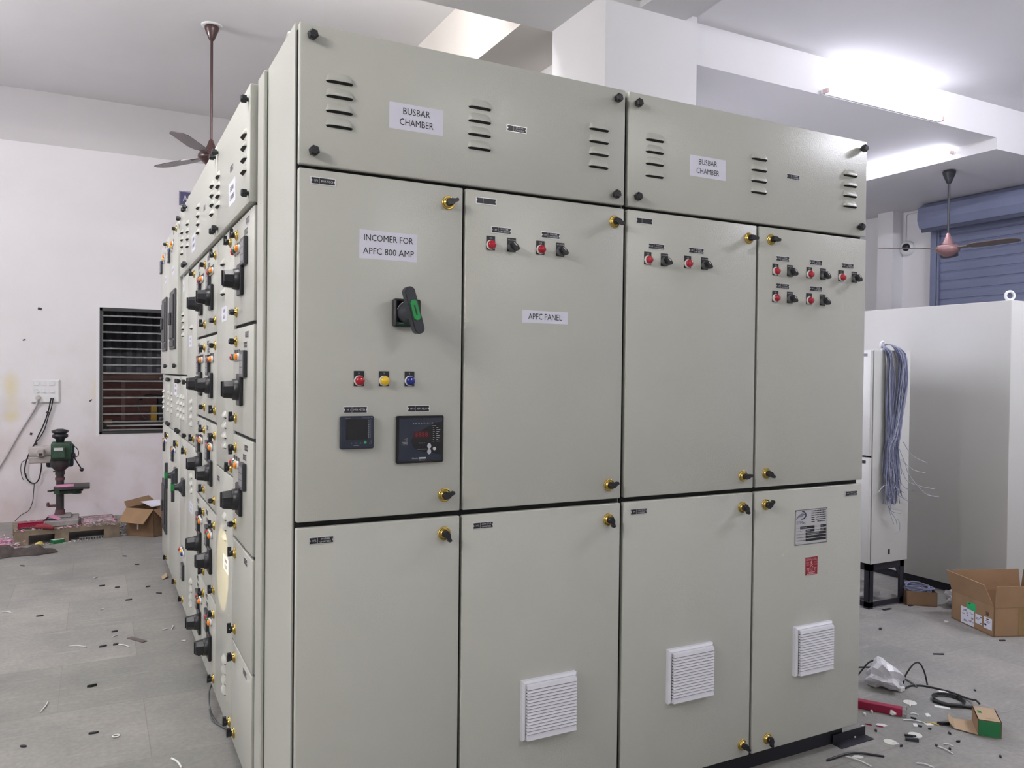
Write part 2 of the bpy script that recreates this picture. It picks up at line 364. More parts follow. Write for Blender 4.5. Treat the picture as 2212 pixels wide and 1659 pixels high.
for x in (.1,1.25):
    for y in (6.72,7.2): MB().box(x-.02,x+.02,y-.02,y+.02,0,.8).part('leg',DKSTEEL,t)
b = MB().tube([(.40,6.9,1.05),(.44,6.9,1.085),(.52,6.9,1.095),(.66,6.9,1.10)],.012,sub=4).box(.56,.72,6.86,6.94,.83,1.10,m=0,b=.01).box(.50,.56,6.87,6.93,.83,.99,m=1,b=.005)
b.tube([(.40,6.9,1.05),(.385,6.9,1.0),(.40,6.88,.93),(.45,6.86,.86),(.52,6.84,.83)],.006,m=2,sub=4)
b.top('bench_machine',[BLK,mat('amber part',(.5,.3,.04),.5),CABLEG],'small black bench machine with looping grey cable behind the window','machine')
MB().box(.075,.15,6.76,6.84,.822,.862,b=.004).top('small_carton',KRAFT,'small carton on the table at the left edge of the window','box')
MB().box(.20,.62,6.315,6.375,WZ0+.004,WZ0+.02,b=.003).top('paper_strip',mat('grey strip',(.32,.32,.32),.6),'grey strip of scrap lying along the window sill','scrap')
# ------------------------------------------------------------------ tube lights
CAPP = mat('tube end cap', (.65,.50,.50), .5)
def tube_light(i, p0, p1, off, st, col, label):
    p0 = Vector(p0); p1 = Vector(p1); off = Vector(off); d = (p1-p0).normalized(); sd = d.cross(off)
    t = thing('tube_light', label, 'tube light', tuple((p0+p1)/2), 'tube lights')
    em = bpy.data.materials.new('lit tube %d'%i); em.use_nodes = True; q = em.node_tree.nodes['Principled BSDF']
    q.inputs['Base Color'].default_value = (.8,.8,.8,1); q.inputs['Emission Color'].default_value = (*col,1); q.inputs['Emission Strength'].default_value = st
    M = Matrix((( d.x,sd.x,off.x,p0.x),(d.y,sd.y,off.y,p0.y),(d.z,sd.z,off.z,p0.z),(0,0,0,1))); Ln = (p1-p0).length
    b = MB().box(0,Ln,-.012,.012,0,.018,M=M); b.part('batten', WPL, t)
    b = MB().cyl((.02,0,.036),(Ln-.02,0,.036),.0145,n=12,M=M,caps=False); b.part('lamp_tube', em, t)
    for x in (0,Ln-.022): MB().box(x,x+.022,-.014,.014,.016,.054,b=.003,M=M).part('end_cap', CAPP, t)
for i,a in enumerate(TUBES): tube_light(i,*a)
# ------------------------------------------------------------------ ceiling fans
def ceiling_fan(label, x, y, zc, zh, R0, phases, mats, ring=True, dirty=None):
    rod, body, blade = mats
    t = thing('ceiling_fan', label, 'ceiling fan', (x,y,zc))
    if ring: MB().lathe([(.072,0),(.072,-.006),(.055,-.008)],(x,y,zc),(0,0,1),24).part('ceiling_plate',WPL,t)
    MB().lathe([(.046,-.008),(.050,-.016),(.046,-.035),(.026,-.085),(.017,-.105),(.010,-.11)],(x,y,zc),(0,0,1),20).part('canopy',rod,t)
    MB().cyl((x,y,zc-.1),(x,y,zh+.10),.0095,n=12).part('down_rod',rod,t)
    MB().lathe([(.010,.125),(.016,.115),(.030,.075),(.048,.035),(.050,.028),(.032,.022)],(x,y,zh),(0,0,1),20).part('lower_canopy',body,t)
    MB().lathe([(.03,.03),(.075,.026),(.088,.012),(.090,-.006),(.086,-.02),(.060,-.038),(.035,-.058),(.0,-.066)],(x,y,zh),(0,0,1),28).part('motor',body,t)
    for ph in phases:
        M = Matrix.Translation((x,y,zh)) @ Matrix.Rotation(ph,4,'Z') @ Matrix.Rotation(R(-7),4,'X')
        b = MB(); w0,w1 = .045,.068
        out = [(.17,-w0),(.24,-w1),(R0-.06,-w1*.95),(R0-.015,-w1*.6),(R0,0),(R0-.015,w1*.6),(R0-.06,w1*.95),(.24,w1),(.17,w0)]
        b.prism(out,-.002,.002,M=M); b.box(.06,.19,-.02,.02,-.004,.004,M=M)
        b.part('blade',blade,t)
ceiling_fan('dark brown ceiling fan hanging beside the switchboard on the left', .728,4.07,H2,2.885,.6,(R(122),R(242),R(2)),(BROWNF,BROWNF,BROWNF))
ceiling_fan('small pinkish ceiling fan in front of the blue grey shutter', 6.097,2.082,HS,2.405,.56,(R(152),R(272),R(32)),(DKG,FANPINK,FANBL),ring=False)
# ------------------------------------------------------------------ shutter door, camera dome, conduit on the right wall
t = MB().box(XW-.03,XW,.15,2.947,0,2.80).struct('door_1', SHUTD)
b = MB(); z = .02
vs = []; fs = []
prof = []
zz = 0.0
while zz < 2.74: prof += [(-.036,zz),(-.036,zz+.006),(-.044,zz+.010),(-.047,zz+.045),(-.044,zz+.080)]; zz += .088
for dx,z_ in prof: vs += [(XW+dx,.2,z_),(XW+dx,2.93,z_)]
for i in range(len(prof)-1): fs.append((2*i,2*i+1,2*i+3,2*i+2))
b.add(vs,fs); b.part('shutter_curtain', SHUT, t)
b = MB().box(XW-.075,XW,2.93,3.0,0,2.80); b.box(XW-.075,XW-.055,2.915,2.935,0,2.80); b.part('guide_rail', SHUT, t)
b = MB(); hp = [(0,3.034),(.20,3.030),(.265,2.985),(.28,2.93),(.28,2.86),(.245,2.79),(.0,2.775)]
vs = [(XW-a,.1,c) for a,c in hp]+[(XW-a,3.0,c) for a,c in hp]; n = len(hp)
b.add(vs,[tuple(range(n)),tuple(range(2*n-1,n-1,-1))]+[(i,n+i,n+(i+1)%n,(i+1)%n) for i in range(n)]); b.part('hood', SHUT, t)
b = MB().box(XW-.24,XW-.22,.1,2.985,2.755,2.79); b.part('hood_lip', SHUTD, t)
t = thing('security_camera','white dome security camera with black lens on the right wall','security camera',(XW,3.26,2.665))
MB().lathe([(.075,0),(.074,.03),(.066,.045),(.050,.055)],(XW-.0005,3.29,2.665),(-1,0,0),24).part('base',WPL,t)
MB().lathe([(.040,0),(.036,.018),(.024,.032),(0,.038)],(XW-.0555,3.275,2.67),(-1,-.3,0),18).part('lens_dome',BLK,t)
b = MB().tube([(XW-.012,3.322,2.745),(XW-.012,3.322,2.96),(XW-.012,3.322,3.0),(XW-.012,3.29,3.018),(XW-.012,3.05,3.018)],.011,n=8)
b.top('conduit',WPL,'white conduit pipe running from the dome camera to the shutter hood','conduit')
# ------------------------------------------------------------------ panel fittings (local frame: u right, v up, w out of the face)
def me_cover_knob():
    b = MB().cyl((0,0,0),(0,0,.010),.0065,n=12)
    b.cyl((0,0,.006),(0,0,.019),.0128,.0136,n=6,smooth=False).cyl((0,0,.019),(0,0,.023),.0136,.0095,n=6,smooth=False)
    return b.mesh('cover_knob',[BLK])
def me_lock():
    b = MB().lathe([(.0188,0),(.0188,.0025),(.0168,.0045),(.0150,.0032),(.0128,.0032),(.0128,.0065),(.0105,.0085)],(0,0,0),(0,0,1),24,m=0)
    b.cyl((0,0,.006),(0,0,.010),.0105,.0085,n=18,m=1)
    b.lathe([(.0098,.009),(.0105,.014),(.0100,.020),(.0085,.021)],(0,0,0),(0,0,1),16,m=2)
    b.prism([(-.0105,-.006),(.004,-.0085),(.012,-.0050),(.021,-.0046),(.0225,-.002),(.0225,.003),(.021,.0046),(.012,.0050),(.004,.0085),(-.0105,.006)],.013,.025,m=2)
    return b.mesh('door_lock',[BRASS,CHROME,BLK])
def me_lamp(lens, txt):
    b = MB().box(-.0135,.0135,-.014,.0250,0,.0014,m=0)
    if txt: b.text(txt,0,.0192,.0016,.0042,m=3,res=1,maxw=.022)
    b.lathe([(.0138,.0014),(.0138,.005),(.0126,.0085)],(0,0,0),(0,0,1),20,m=1)
    b.lathe([(.0122,.006),(.0122,.012),(.0105,.0160),(.006,.0182),(0,.019)],(0,0,0),(0,0,1),20,m=2)
    return b.mesh('indicator_lamp',[BLK,WPL,lens,WINK])
def me_selector(txt='AUTO OFF MAN'):
    b = MB().box(-.0135,.0135,-.014,.0250,0,.0014,m=0).text(txt,0,.0192,.0016,.0036,m=1,res=1,maxw=.024)
    b.lathe([(.0140,.0014),(.0138,.006),(.0125,.011),(.0118,.013)],(0,0,0),(0,0,1),20,m=2)
    M = Matrix.Rotation(R(-42),4,'Z')
    b.prism([(-.0125,-.0055),(.002,-.0075),(.0135,-.0050),(.0155,0),(.0135,.0050),(.002,.0075),(-.0125,.0055)],.012,.027,m=0,M=M)
    b.box(-.010,.003,.0015,.0042,.027,.0275,m=1,M=M)
    return b.mesh('selector_switch',[BLK,WINK,MIDG])
def me_nameplate(left, l1, l2=None, w=.0635, h=.0185):
    b = MB().box(-w/2,w/2,-h/2,h/2,0,.0012,m=0)
    b.prism([(-w/2+.0022,-h/2+.0018),(w/2-.0022,-h/2+.0018),(w/2-.0022,-.0032),(w/2-.005,0),(w/2-.0022,.0032),(w/2-.0022,h/2-.0018),(-w/2+.0022,h/2-.0018),(-w/2+.0022,.0032),(-w/2+.005,0),(-w/2+.0022,-.0032)],.0012,.0015,m=1)
    for s in (-1,1): b.cyl((s*(w/2-.0024),0,.0012),(s*(w/2-.0024),0,.0024),.0020,n=8,m=0)
    xl = -w/2+.35*w
    b.box(xl-.0003,xl+.0003,-h/2+.002,h/2-.002,.0015,.0017,m=2)
    if left: b.text(left,-w/2+.0135,0,.0017,.0052,m=2,res=1,maxw=.0145)
    if l1 and l2:
        b.text(l1,.010,.0034,.0017,.0046,m=2,res=1,maxw=.031); b.text(l2,.010,-.0034,.0017,.0046,m=2,res=1,maxw=.033)
    elif l1: b.text(l1,.010,0,.0017,.0056,m=2,res=1,width=.031)
    return b.mesh('nameplate',[ALU,BLK,WINK])
def me_label(lines, w, h, th, tw, gap):
    b = MB().box(-w/2,w/2,-h/2,h/2,0,.0004,m=0)
    n = len(lines)
    for i,s in enumerate(lines): b.text(s,0,(n-1)/2*gap-i*gap+.001,.0007,th,m=1,width=tw[i])
    return b.mesh('paper_label',[PAPER,INK])
def me_louvre(n=4, pitch=.0372, W=.071, h=.0225, d=.011):
    b = MB()
    for k in range(n):
        vo = ((n-1)/2-k)*pitch-.008; vs = []; fs = []; NU,NV = 16,5
        for j in range(NV+1):
            t = j/NV
            for i in range(NU+1):
                s = 2*i/NU-1; e = max(0,1-abs(s)**5)**.5
                vs.append((s*W/2, vo+h*e*(1-t), d*e*math.sin(t*math.pi/2)))
        for j in range(NV):
            for i in range(NU): a=j*(NU+1)+i; fs.append((a,a+NU+1,a+NU+2,a+1))
        b.add(vs,fs,0,True)
        vs = []
        for i in range(NU+1):
            s = 2*i/NU-1; e = max(0,1-abs(s)**5)**.5
            vs += [(s*W/2,vo-.0005,d*e-.0006),(s*W/2,vo-.0045*min(1,e*1.5),.0006)]
        b.add(vs,[(2*i,2*i+2,2*i+3,2*i+1) for i in range(NU)],1)  # black underside paints in the dark of the opening below the hood
    return b.mesh('louvre_vent',[CAB,GAPBLK])
def me_vent():
    W,H = .182,.172; b = MB()
    def ring(a,w): return [(-W/2+a,-H/2+a,w),(W/2-a,-H/2+a,w),(W/2-a,H/2-a,w),(-W/2+a,H/2-a,w)]
    vs = ring(0,0)+ring(0,.012)+ring(.006,.018); f = []
    for k in (0,4):
        for i in range(4): f.append((k+i,k+(i+1)%4,k+4+(i+1)%4,k+4+i))
    f.append((8,9,10,11)); b.add(vs,f,0)
    x0 = W/2-.0085
    b.box(-x0,x0,-H/2+.010,H/2-.010,.018,.0205,m=1)
    n = 16; z0 = -H/2+.012; z1 = H/2-.014; p = (z1-z0)/n
    for i in range(n):
        a = z0+i*p; top = i==n-1; bot = i==0
        vs = []
        for x in (-x0,x0): vs += [(x,a+.0028 if not bot else a-.006,.019),(x,a+.0028 if not bot else a-.006,.0305),(x,a+p+(.0 if not top else .004),.0275),(x,a+p+(.0 if not top else .006),.019)]
        b.add(vs,[(0,1,2,3),(7,6,5,4),(0,4,5,1),(1,5,6,2),(2,6,7,3),(3,7,4,0)],0)
    return b.mesh('filter_vent',[VENTW,GAPBLK])
def me_meter():
    b = MB().box(-.044,.044,-.042,.042,0,.014,m=0,b=.003).box(-.026,.026,-.018,.034,.014,.0146,m=1)
    b.box(-.030,-.0262,-.018,.034,.014,.0143,m=1)
    b.text('Schneider',-.026,.0375,.0145,.0026,m=3,res=1,width=.014); b.text('PowerLogic  PM',.026,.0375,.0145,.0026,m=3,res=1,width=.026)
    for i in range(9): b.box(.0285,.0305,-.013+i*.0052,-.0105+i*.0052,.0141,.0145,m=3)
    b.box(.0345,.0348,-.014,.033,.0141,.0145,m=3)
    for u in (-.016,-.004,.008): b.text('<' if u<-.01 else ('v' if u<0 else '^'),u,-.027,.0146,.003,m=3,res=1)
    b.cyl((.020,-.0255,.014),(.020,-.0255,.0158),.0036,n=12,m=2)
    for u,v in ((.032,-.028),(.036,-.028),(.036,-.023)): b.box(u-.001,u+.001,v-.001,v+.001,.0141,.0146,m=3)
    b.box(-.010,.004,-.0335,-.0325,.0141,.0145,m=3)
    return b.mesh('power_meter',[NAVY,SCREEN,mat('green button',(.03,.45,.15),.35),mat('dim print',(.30,.31,.34),.5)])
def me_relay():
    b = MB().box(-.067,.067,-.063,.063,0,.012,m=1,b=.003).box(-.061,.0615,-.058,.057,.0118,.0134,m=0,b=.001)
    el = [(.0615,.047),(.04,.044),(.012,.030),(-.012,.017),(-.024,.004),(-.026,-.006),(-.020,-.020),(-.006,-.030),(.012,-.034),(.030,-.037),(.0615,-.042)]
    b.prism(el,.0134,.0139,m=1)
    b.text('V A R L O G I C',.005,.0435,.0142,.0030,m=3,res=1,width=.058)
    b.text('8888',.0015,.013,.0142,.0135,m=2,res=1,width=.036); b.box(-.0195,.0225,.004,.022,.0139,.0140,m=4)
    for i in range(8):
        b.box(.034,.037+.001*(i%3),.030-i*.0052,.0308-i*.0052,.0139,.0142,m=3); b.box(.044,.049+.003*((i*5)%3),.030-i*.0052,.0308-i*.0052,.0139,.0142,m=3)
    b.box(.030,.043,.0352,.0360,.0139,.0142,m=3)
    for i,w in enumerate((.006,.010,.006,.016,.013,.016)): b.box(-.037-w+.0,-.037,.004-i*.0035,.0047-i*.0035,.0134,.0138,m=3)
    for i in range(3): b.box(-.006+i*.007,-.002+i*.007,-.010,-.0092,.0139,.0142,m=3)
    b.lathe([(.0065,.0139),(.0065,.0150)],(0,0,0),(0,0,1),18,m=5,M=Matrix.Translation((.0235,-.018,0)) @ Matrix.Diagonal((.85,1.1,1,1)))
    b.lathe([(.0065,.0139),(.0065,.0150)],(0,0,0),(0,0,1),18,m=5,M=Matrix.Translation((.0235,-.033,0)) @ Matrix.Diagonal((.85,1.1,1,1)))
    b.cyl((.0385,-.0255,.0139),(.0385,-.0255,.0150),.0046,n=16,m=5)
    b.box(-.010,.018,-.0263,-.0257,.0139,.0142,m=3)
    b.text('Schneider',-.016,-.0495,.0137,.0042,m=3,res=1,width=.018); b.box(-.005,.0145,-.0515,-.0478,.0134,.0137,m=3); b.text('Electric',.0045,-.0548,.0137,.0026,m=3,res=1,width=.016)
    return b.mesh('power_factor_relay',[NAVY,SCREEN,GLOW_R,WINK,mat('display red',(.05,.002,.004),.25),mat('pale button',(.45,.46,.50),.4)])
def me_big_rotary():
    b = MB().box(-.0375,.0375,-.0365,.0365,0,.022,m=0,b=.004)
    b.box(-.030,.030,-.032,.031,.0218,.0226,m=1); b.box(-.030,.030,-.032,-.025,.0226,.0230,m=3); b.text('Compact',-.018,-.0285,.0232,.003,m=4,res=1,width=.014)
    b.lathe([(.029,.0226),(.028,.034),(.022,.040),(.018,.066)],(0,0,0),(0,0,1),26,m=2)
    for k in range(5):
        a = R(110+k*12); M = Matrix.Rotation(a,4,'Z'); b.box(.0295,.0310,-.0028,.0028,.0226,.0229,m=4,M=M)
    M = Matrix.Translation((-.005,.003,0)) @ Matrix.Rotation(R(16),4,'Z')
    out = []
    for k in range(9): a = R(180*k/8); out.append((.0138*math.cos(a),.0480+.0138*math.sin(a)))
    for k in range(9): a = R(180+180*k/8); out.append((.0138*math.cos(a),-.0480+.0138*math.sin(a)))
    b.prism(out,.064,.086,m=2,M=M); b.prism([(u*.86,v*.96) for u,v in out],.086,.0885,m=2,M=M)
    b.prism([(-.009,-.020),(-.004,-.026),(.004,-.026),(.009,-.020),(.009,.020),(.005,.026),(-.005,.026),(-.009,.020)],.0885,.092,m=5,M=M)
    b.box(-.0018,.0018,-.013,.013,.092,.0922,m=0,M=M)
    return b.mesh('rotary_handle',[BLK,SCREEN,DKG,mat('green strip',(.01,.08,.04),.4),WINK,GRN])
def me_feeder_rotary():
    b = MB().box(-.038,.038,-.0525,.0525,0,.012,m=0,b=.003)
    b.lathe([(.036,.012),(.034,.027),(.031,.029)],(0,0,0),(0,0,1),24,m=0)
    vs = []
    for a,w in ((.0300,.028),(.0270,.056),(.024,.060)):
        c = a*.45
        for k in range(8):
            t = R(22.5+45*k); vs.append((a*1.06*math.cos(t),a*1.06*math.sin(t),w))
    f = [tuple(16+i for i in range(8))]
    for j in range(2):
        for i in range(8): f.append((j*8+i,j*8+(i+1)%8,(j+1)*8+(i+1)%8,(j+1)*8+i))
    b.add(vs,f,0); b.box(-.0045,.0045,-.022,.026,.058,.064,m=0,b=.001)
    return b.mesh('rotary_handle',[BLK])
def me_feeder_meter():
    b = MB().box(-.040,.040,-.0435,.0435,0,.0125,m=0,b=.002).box(-.035,.035,-.038,.038,.0125,.0130,m=1)
    for v in (.022,0,-.022): b.box(-.028,.028,v-.009,v+.009,.0130,.0134,m=2)
    return b.mesh('panel_meter',[DKG,MIDG,mat('lcd grey',(.22,.22,.23),.3)])
def me_mccb():
    b = MB().box(-.16,.16,-.17,.17,0,.012,m=0,b=.003).box(-.13,.13,-.11,.14,.010,.018,m=1,b=.003).box(-.13,.13,-.155,-.12,.010,.016,m=1,b=.002).box(-.03,.03,-.03,.04,.018,.03,m=0,b=.003)
    return b.mesh('breaker_front',[mat('breaker grey',(.055,.055,.06),.5),BLK])
def me_green_handle():
    b = MB().box(-.045,.045,-.045,.045,0,.016,m=0,b=.003).cyl((0,0,.016),(0,0,.028),.034,.024,n=18,m=0).cyl((0,0,.028),(0,0,.052),.019,.015,n=14,m=0)
    b.prism([(-.011,-.075),(.011,-.075),(.013,-.02),(.013,.02),(.011,.075),(-.011,.075),(-.013,.02),(-.013,-.02)],.050,.066,m=0)
    b.prism([(-.012,-.020),(.012,-.020),(.0135,0),(.012,.024),(-.012,.024),(-.0135,0)],.0655,.068,m=1); b.box(-.0138,.0138,-.014,.02,.052,.066,m=1)
    return b.mesh('rotary_handle',[DKG,GRN])
def me_dmac():
    W,H = .160,.125; b = MB().box(-W/2,W/2,-H/2,H/2,0,.0010,m=1).box(-W/2+.003,W/2-.003,-H/2+.003,H/2-.003,.0010,.0014,m=0)
    for su in (-1,1):
        for sv in (-1,1): b.cyl((su*(W/2-.004),sv*(H/2-.004),.001),(su*(W/2-.004),sv*(H/2-.004),.003),.0024,n=8,m=4)
    # curved emblem: a backwards letter form swept by a leaf
    arc = [(-.048+.020*math.cos(R(a)), .043+.0135*math.sin(R(a))) for a in range(-95,100,15)]
    b.tube([(u,v,.0014) for u,v in arc],[.0014,.0018,.0020,.0022,.0022,.0022,.0021,.0020,.0020,.0020,.0020,.0022,.0022],n=5,m=3)
    leaf = [(-.073,.0315),(-.064,.0400),(-.050,.0475),(-.040,.0475),(-.026,.0430),(-.036,.0445),(-.042,.0400),(-.050,.0365),(-.060,.0365),(-.070,.0345)]
    b.prism(leaf,.0014,.0017,m=5)
    b.tube([(-.074,.029,.0015),(-.071,.036,.0015),(-.056,.046,.0015),(-.042,.0485,.0015),(-.026,.042,.0015)],.0007,n=4,m=3,sub=3)
    b.text("D'Mac",-.050,.0175,.0016,.0105,m=3,width=.042)
    for i,(a,c) in enumerate(((.0,.073),(.0,.073),(.0,.073),(.022,.073),(.024,.073),(.030,.073))):
        z = .0545-i*.0076
        for k in range(9):
            u0 = a+(c-a)*k/9; b.box(u0,u0+(c-a)/9*.82,z-.0014-.0004*(k%2),z+.0014+.0003*((k+i)%3),.0014,.0016,m=2)
        if a>.01: b.box(0,.016,z-.0014,z+.0014,.0014,.0016,m=2)
    rows = ((-.058,.010,.004,-.062,-.0700),)
    def bar(u0,u1,z,h=.0090): b.box(u0,u1,z-h/2,z+h/2,.0014,.0017,m=2)
    for z,(a,c) in zip((-.0015,-.0135,-.0245,-.0355,-.0465),((-.055,.016),(-.028,.016),(-.028,.075),(-.028,.075),(-.028,.075))): bar(a,c,z)
    bar(.046,.075,-.0015); bar(.046,.075,-.0135)
    for z,w,s in ((-.0015,.012,'PTN'),(-.0135,.026,'W.O. NO.'),(-.0245,.040,'PROJECT NAME'),(-.0355,.040,'CUSTOMER NAME'),(-.0465,.040,'CONSULTANT NAME')): b.text(s,-.074+w/2+.002,z,.0016,.0036,m=2,res=1,width=w)
    b.text('JOB NO.',.031,-.0015,.0016,.0034,m=2,res=1,width=.022); b.text('CURRENT',.031,-.0135,.0016,.0034,m=2,res=1,width=.024)
    for z,u,w in ((-.0015,-.035,.030),(-.0135,-.014,.022),(-.0245,.010,.066),(-.0015,.055,.012),(-.0135,.057,.016)):
        for k in range(int(w/.0042)): b.box(u-w/2+k*.0042,u-w/2+k*.0042+.0030,z-.0022,z+.0022,.0017,.0018,m=5)
    return b.mesh('rating_plate',[ALU,mat('plate edge',(.25,.25,.25),.4,.6),INK,BINK,CHROME,mat('etched grey',(.30,.30,.34),.4,.4)])
def me_danger():
    W,H = .063,.066; b = MB().box(-W/2,W/2,-H/2,H/2,0,.001,m=1).box(-W/2+.0015,W/2-.0015,-H/2+.0015,H/2-.0015,.001,.0013,m=0)
    b.text('DANGER',0,.0235,.0015,.0085,m=2,width=.052)
    b.text('415',-.020,.0125,.0015,.005,m=2,res=1,width=.016); b.text('VOLTS',.020,.0125,.0015,.005,m=2,res=1,width=.018)
    b.text('415',-.020,.0045,.0015,.005,m=2,res=1,width=.014); b.text('VOLTS',.020,.0045,.0015,.005,m=2,res=1,width=.016)
    b.lathe([(.0050,.0013),(.0050,.0016)],(0,0,0),(0,0,1),14,m=2,M=Matrix.Translation((0,.0125,0)) @ Matrix.Diagonal((.85,1.1,1,1))); b.box(-.0022,.0022,.0050,.0090,.0013,.0016,m=2)
    for s in (-1,1): b.box(-.0018,-.0004,.0125,.0142,.0016,.0018,m=0,M=Matrix.Translation((s*.002+.001,0,0))); b.box(-.0105,.0105,-.0008,.0008,.0013,.0016,m=2,M=Matrix.Translation((0,.0010,0)) @ Matrix.Rotation(s*R(32),4,'Z'))
    b.text('\u0916 \u0924 \u0930\u093e',0,-.0125,.0015,.0125,m=2,width=.050)
    for z,w in ((-.0225,.036),(-.0285,.044)):
        for k in range(5): b.box(-w/2+k*w/5,-w/2+k*w/5+w/5*.8,z-.0016,z+.0016,.0013,.0015,m=2)
    return b.mesh('danger_plate',[RINK,ALU,mat('pink print',(.60,.38,.40),.5)])
KNOB=me_cover_knob(); LOCK=me_lock(); LOUV=me_louvre(); VENT=me_vent(); SEL=me_selector(); SEL2=me_selector('MANUAL AUTO')
L_RED=me_lamp(REDL,'ON'); L_R=me_lamp(REDL,'R'); L_Y=me_lamp(YELL,'Y'); L_B=me_lamp(BLUL,'B'); L_O=me_lamp(ORAL,''); L_G=me_lamp(GRNL,'')
FROT=me_feeder_rotary(); FMET=me_feeder_meter(); MCCB=me_mccb(); GHAN=me_green_handle()
# ------------------------------------------------------------------ front control panel: two cubicles side by side, doors on the plane y = 0
def door(name, x0,x1,z0,z1, parent, y0=0, d=.020, bev=.0035):
    return MB().box(x0,x1,y0,y0+d,z0,z1,b=bev,seg=2).part(name,CAB,parent)
def cubicle(t, x0, x1):
    b = MB().box(x0,x1,.030,.375,.077,2.234,m=0); b.box(x0+.004,x1-.004,.0235,.030,.077,2.215,m=1)  # black front layer paints in the deep shade between the doors
    b.part('body',[CAB,GAPBLK],t)
    MB().box(x0+.03,x1-.03,.045,.36,0,.0765).part('plinth',BLACKST,t)
ZB0,ZB1,ZU0,ZU1,ZL0,ZL1 = 1.878,2.228,.984,1.8685,.075,.9695
t = thing('control_panel','left half of the grey front cabinet, with the INCOMER label, rotary handle and meters','control panel',(.935,.2,0),'cubicles of the front cabinet')
cubicle(t,.440,1.4315)
d = door('busbar_cover',.4450,1.4265,ZB0,ZB1,t)
for x,z in ((.474,2.196),(.479,1.910),(1.3925,2.195),(1.390,1.906)): inst(KNOB,'cover_knob',d,FR(x,z))
for x in (.545,.937,1.331): inst(LOUV,'louvre_vent',d,FR(x,2.046))
inst(me_label(('BUSBAR','CHAMBER'),.152,.069,.0175,(.076,.095),.029),'paper_label',d,FR(.753,2.035))
inst(me_nameplate('','BUSBAR','CHAMBER'),'nameplate',d,FR(1.0525,2.053))
d = door('door',.4450,.8895,ZU0,ZU1,t)
inst(LOCK,'door_lock',d,FR(.846,1.823,0,R(22))); inst(LOCK,'door_lock',d,FR(.843,1.030,0,R(22)))
inst(me_nameplate('9F1','800A MCCB'),'nameplate',d,FR(.505,1.840))
inst(me_label(('INCOMER FOR','APFC 800 AMP'),.158,.074,.0165,(.134,.139),.034),'paper_label',d,FR(.679,1.692))
inst(me_big_rotary(),'rotary_handle',d,FR(.7255,1.5185),'dark rotary handle with green insert')
for x,m in ((.6015,L_R),(.6685,L_Y),(.739,L_B)): inst(m,'indicator_lamp',d,FR(x,1.340))
inst(me_nameplate('9F 1','MFM METER'),'nameplate',d,FR(.593,1.265)); inst(me_nameplate('9F 1','APFC RELAY'),'nameplate',d,FR(.7655,1.266))
inst(me_meter(),'power_meter',d,FR(.595,1.207)); inst(me_relay(),'power_factor_relay',d,FR(.768,1.1845))
d = door('door',.8980,1.4265,ZU0,ZU1,t)
inst(LOCK,'door_lock',d,FR(1.391,1.825,0,R(-18))); inst(LOCK,'door_lock',d,FR(1.383,1.027,0,R(20)))
inst(me_nameplate('',''),'nameplate',d,FR(.9595,1.840))
inst(me_label(('APFC PANEL',),.152,.036,.0175,(.112,),.03),'paper_label',d,FR(1.153,1.526))
P2 = me_nameplate('10F','50 KVAR','CAP FEEDER')
for xp,xl,xs in ((1.007,.9745,1.0405),(1.1675,1.134,1.201)):
    inst(P2,'nameplate',d,FR(xp,1.7635)); inst(L_RED,'indicator_lamp',d,FR(xl,1.720)); inst(SEL,'selector_switch',d,FR(xs,1.720))
d = door('door',.4450,.8895,ZL0,ZL1,t)
inst(LOCK,'door_lock',d,FR(.843,.925,0,R(-62))); inst(LOCK,'door_lock',d,FR(.843,.118,0,R(-40)))
inst(me_nameplate('9F2','BUSBAR','CHAMBER'),'nameplate',d,FR(.5075,.936))
d = door('door',.8980,1.4265,ZL0,ZL1,t)
inst(LOCK,'door_lock',d,FR(1.382,.922,0,R(-70))); inst(LOCK,'door_lock',d,FR(1.382,.118,0,R(-45)))
CAPP_ = me_nameplate('9F3','CAPACITOR','CHAMBER'); inst(CAPP_,'nameplate',d,FR(.9605,.938)); inst(VENT,'filter_vent',d,FR(1.176,.395))
MB().tube([(.452,.155+.022*math.cos(R(a)),2.232+.022*math.sin(R(a))) for a in range(0,181,20)],.0065,n=8).part('lifting_eye',CAB,t)
t = thing('control_panel','right half of the grey front cabinet, with the red DANGER plate and seven red lamps','control panel',(1.977,.2,0),'cubicles of the front cabinet')
cubicle(t,1.4355,2.512)
d = door('busbar_cover',1.4405,2.510,ZB0,ZB1,t)
for x,z in ((1.468,2.193),(1.470,1.908),(2.480,2.196),(2.471,1.910)): inst(KNOB,'cover_knob',d,FR(x,z))
for x in (1.539,1.976,2.420): inst(LOUV,'louvre_vent',d,FR(x,2.044))
inst(me_label(('BUSBAR','CHAMBER'),.150,.067,.0175,(.076,.095),.029),'paper_label',d,FR(1.754,2.0345))
inst(me_nameplate('','BUSBAR','CHAMBER'),'nameplate',d,FR(2.135,2.0515))
d = door('door',1.4405,1.9710,ZU0,ZU1,t)
inst(LOCK,'door_lock',d,FR(1.935,1.823,0,R(-3))); inst(LOCK,'door_lock',d,FR(1.925,1.027,0,R(8)))
inst(me_nameplate('',''),'nameplate',d,FR(1.5025,1.838))
for xp,xl,xs in ((1.5505,1.517,1.582),(1.710,1.675,1.745)):
    inst(P2,'nameplate',d,FR(xp,1.763)); inst(L_RED,'indicator_lamp',d,FR(xl,1.719)); inst(SEL,'selector_switch',d,FR(xs,1.719))
d = door('door',1.9830,2.5125,ZU0,ZU1,t)
inst(LOCK,'door_lock',d,FR(2.036,1.827,0,R(-6))); inst(LOCK,'door_lock',d,FR(2.030,1.031,0,R(-34)))
P4 = me_nameplate('12F','5 KVAR','CAP FEEDER')
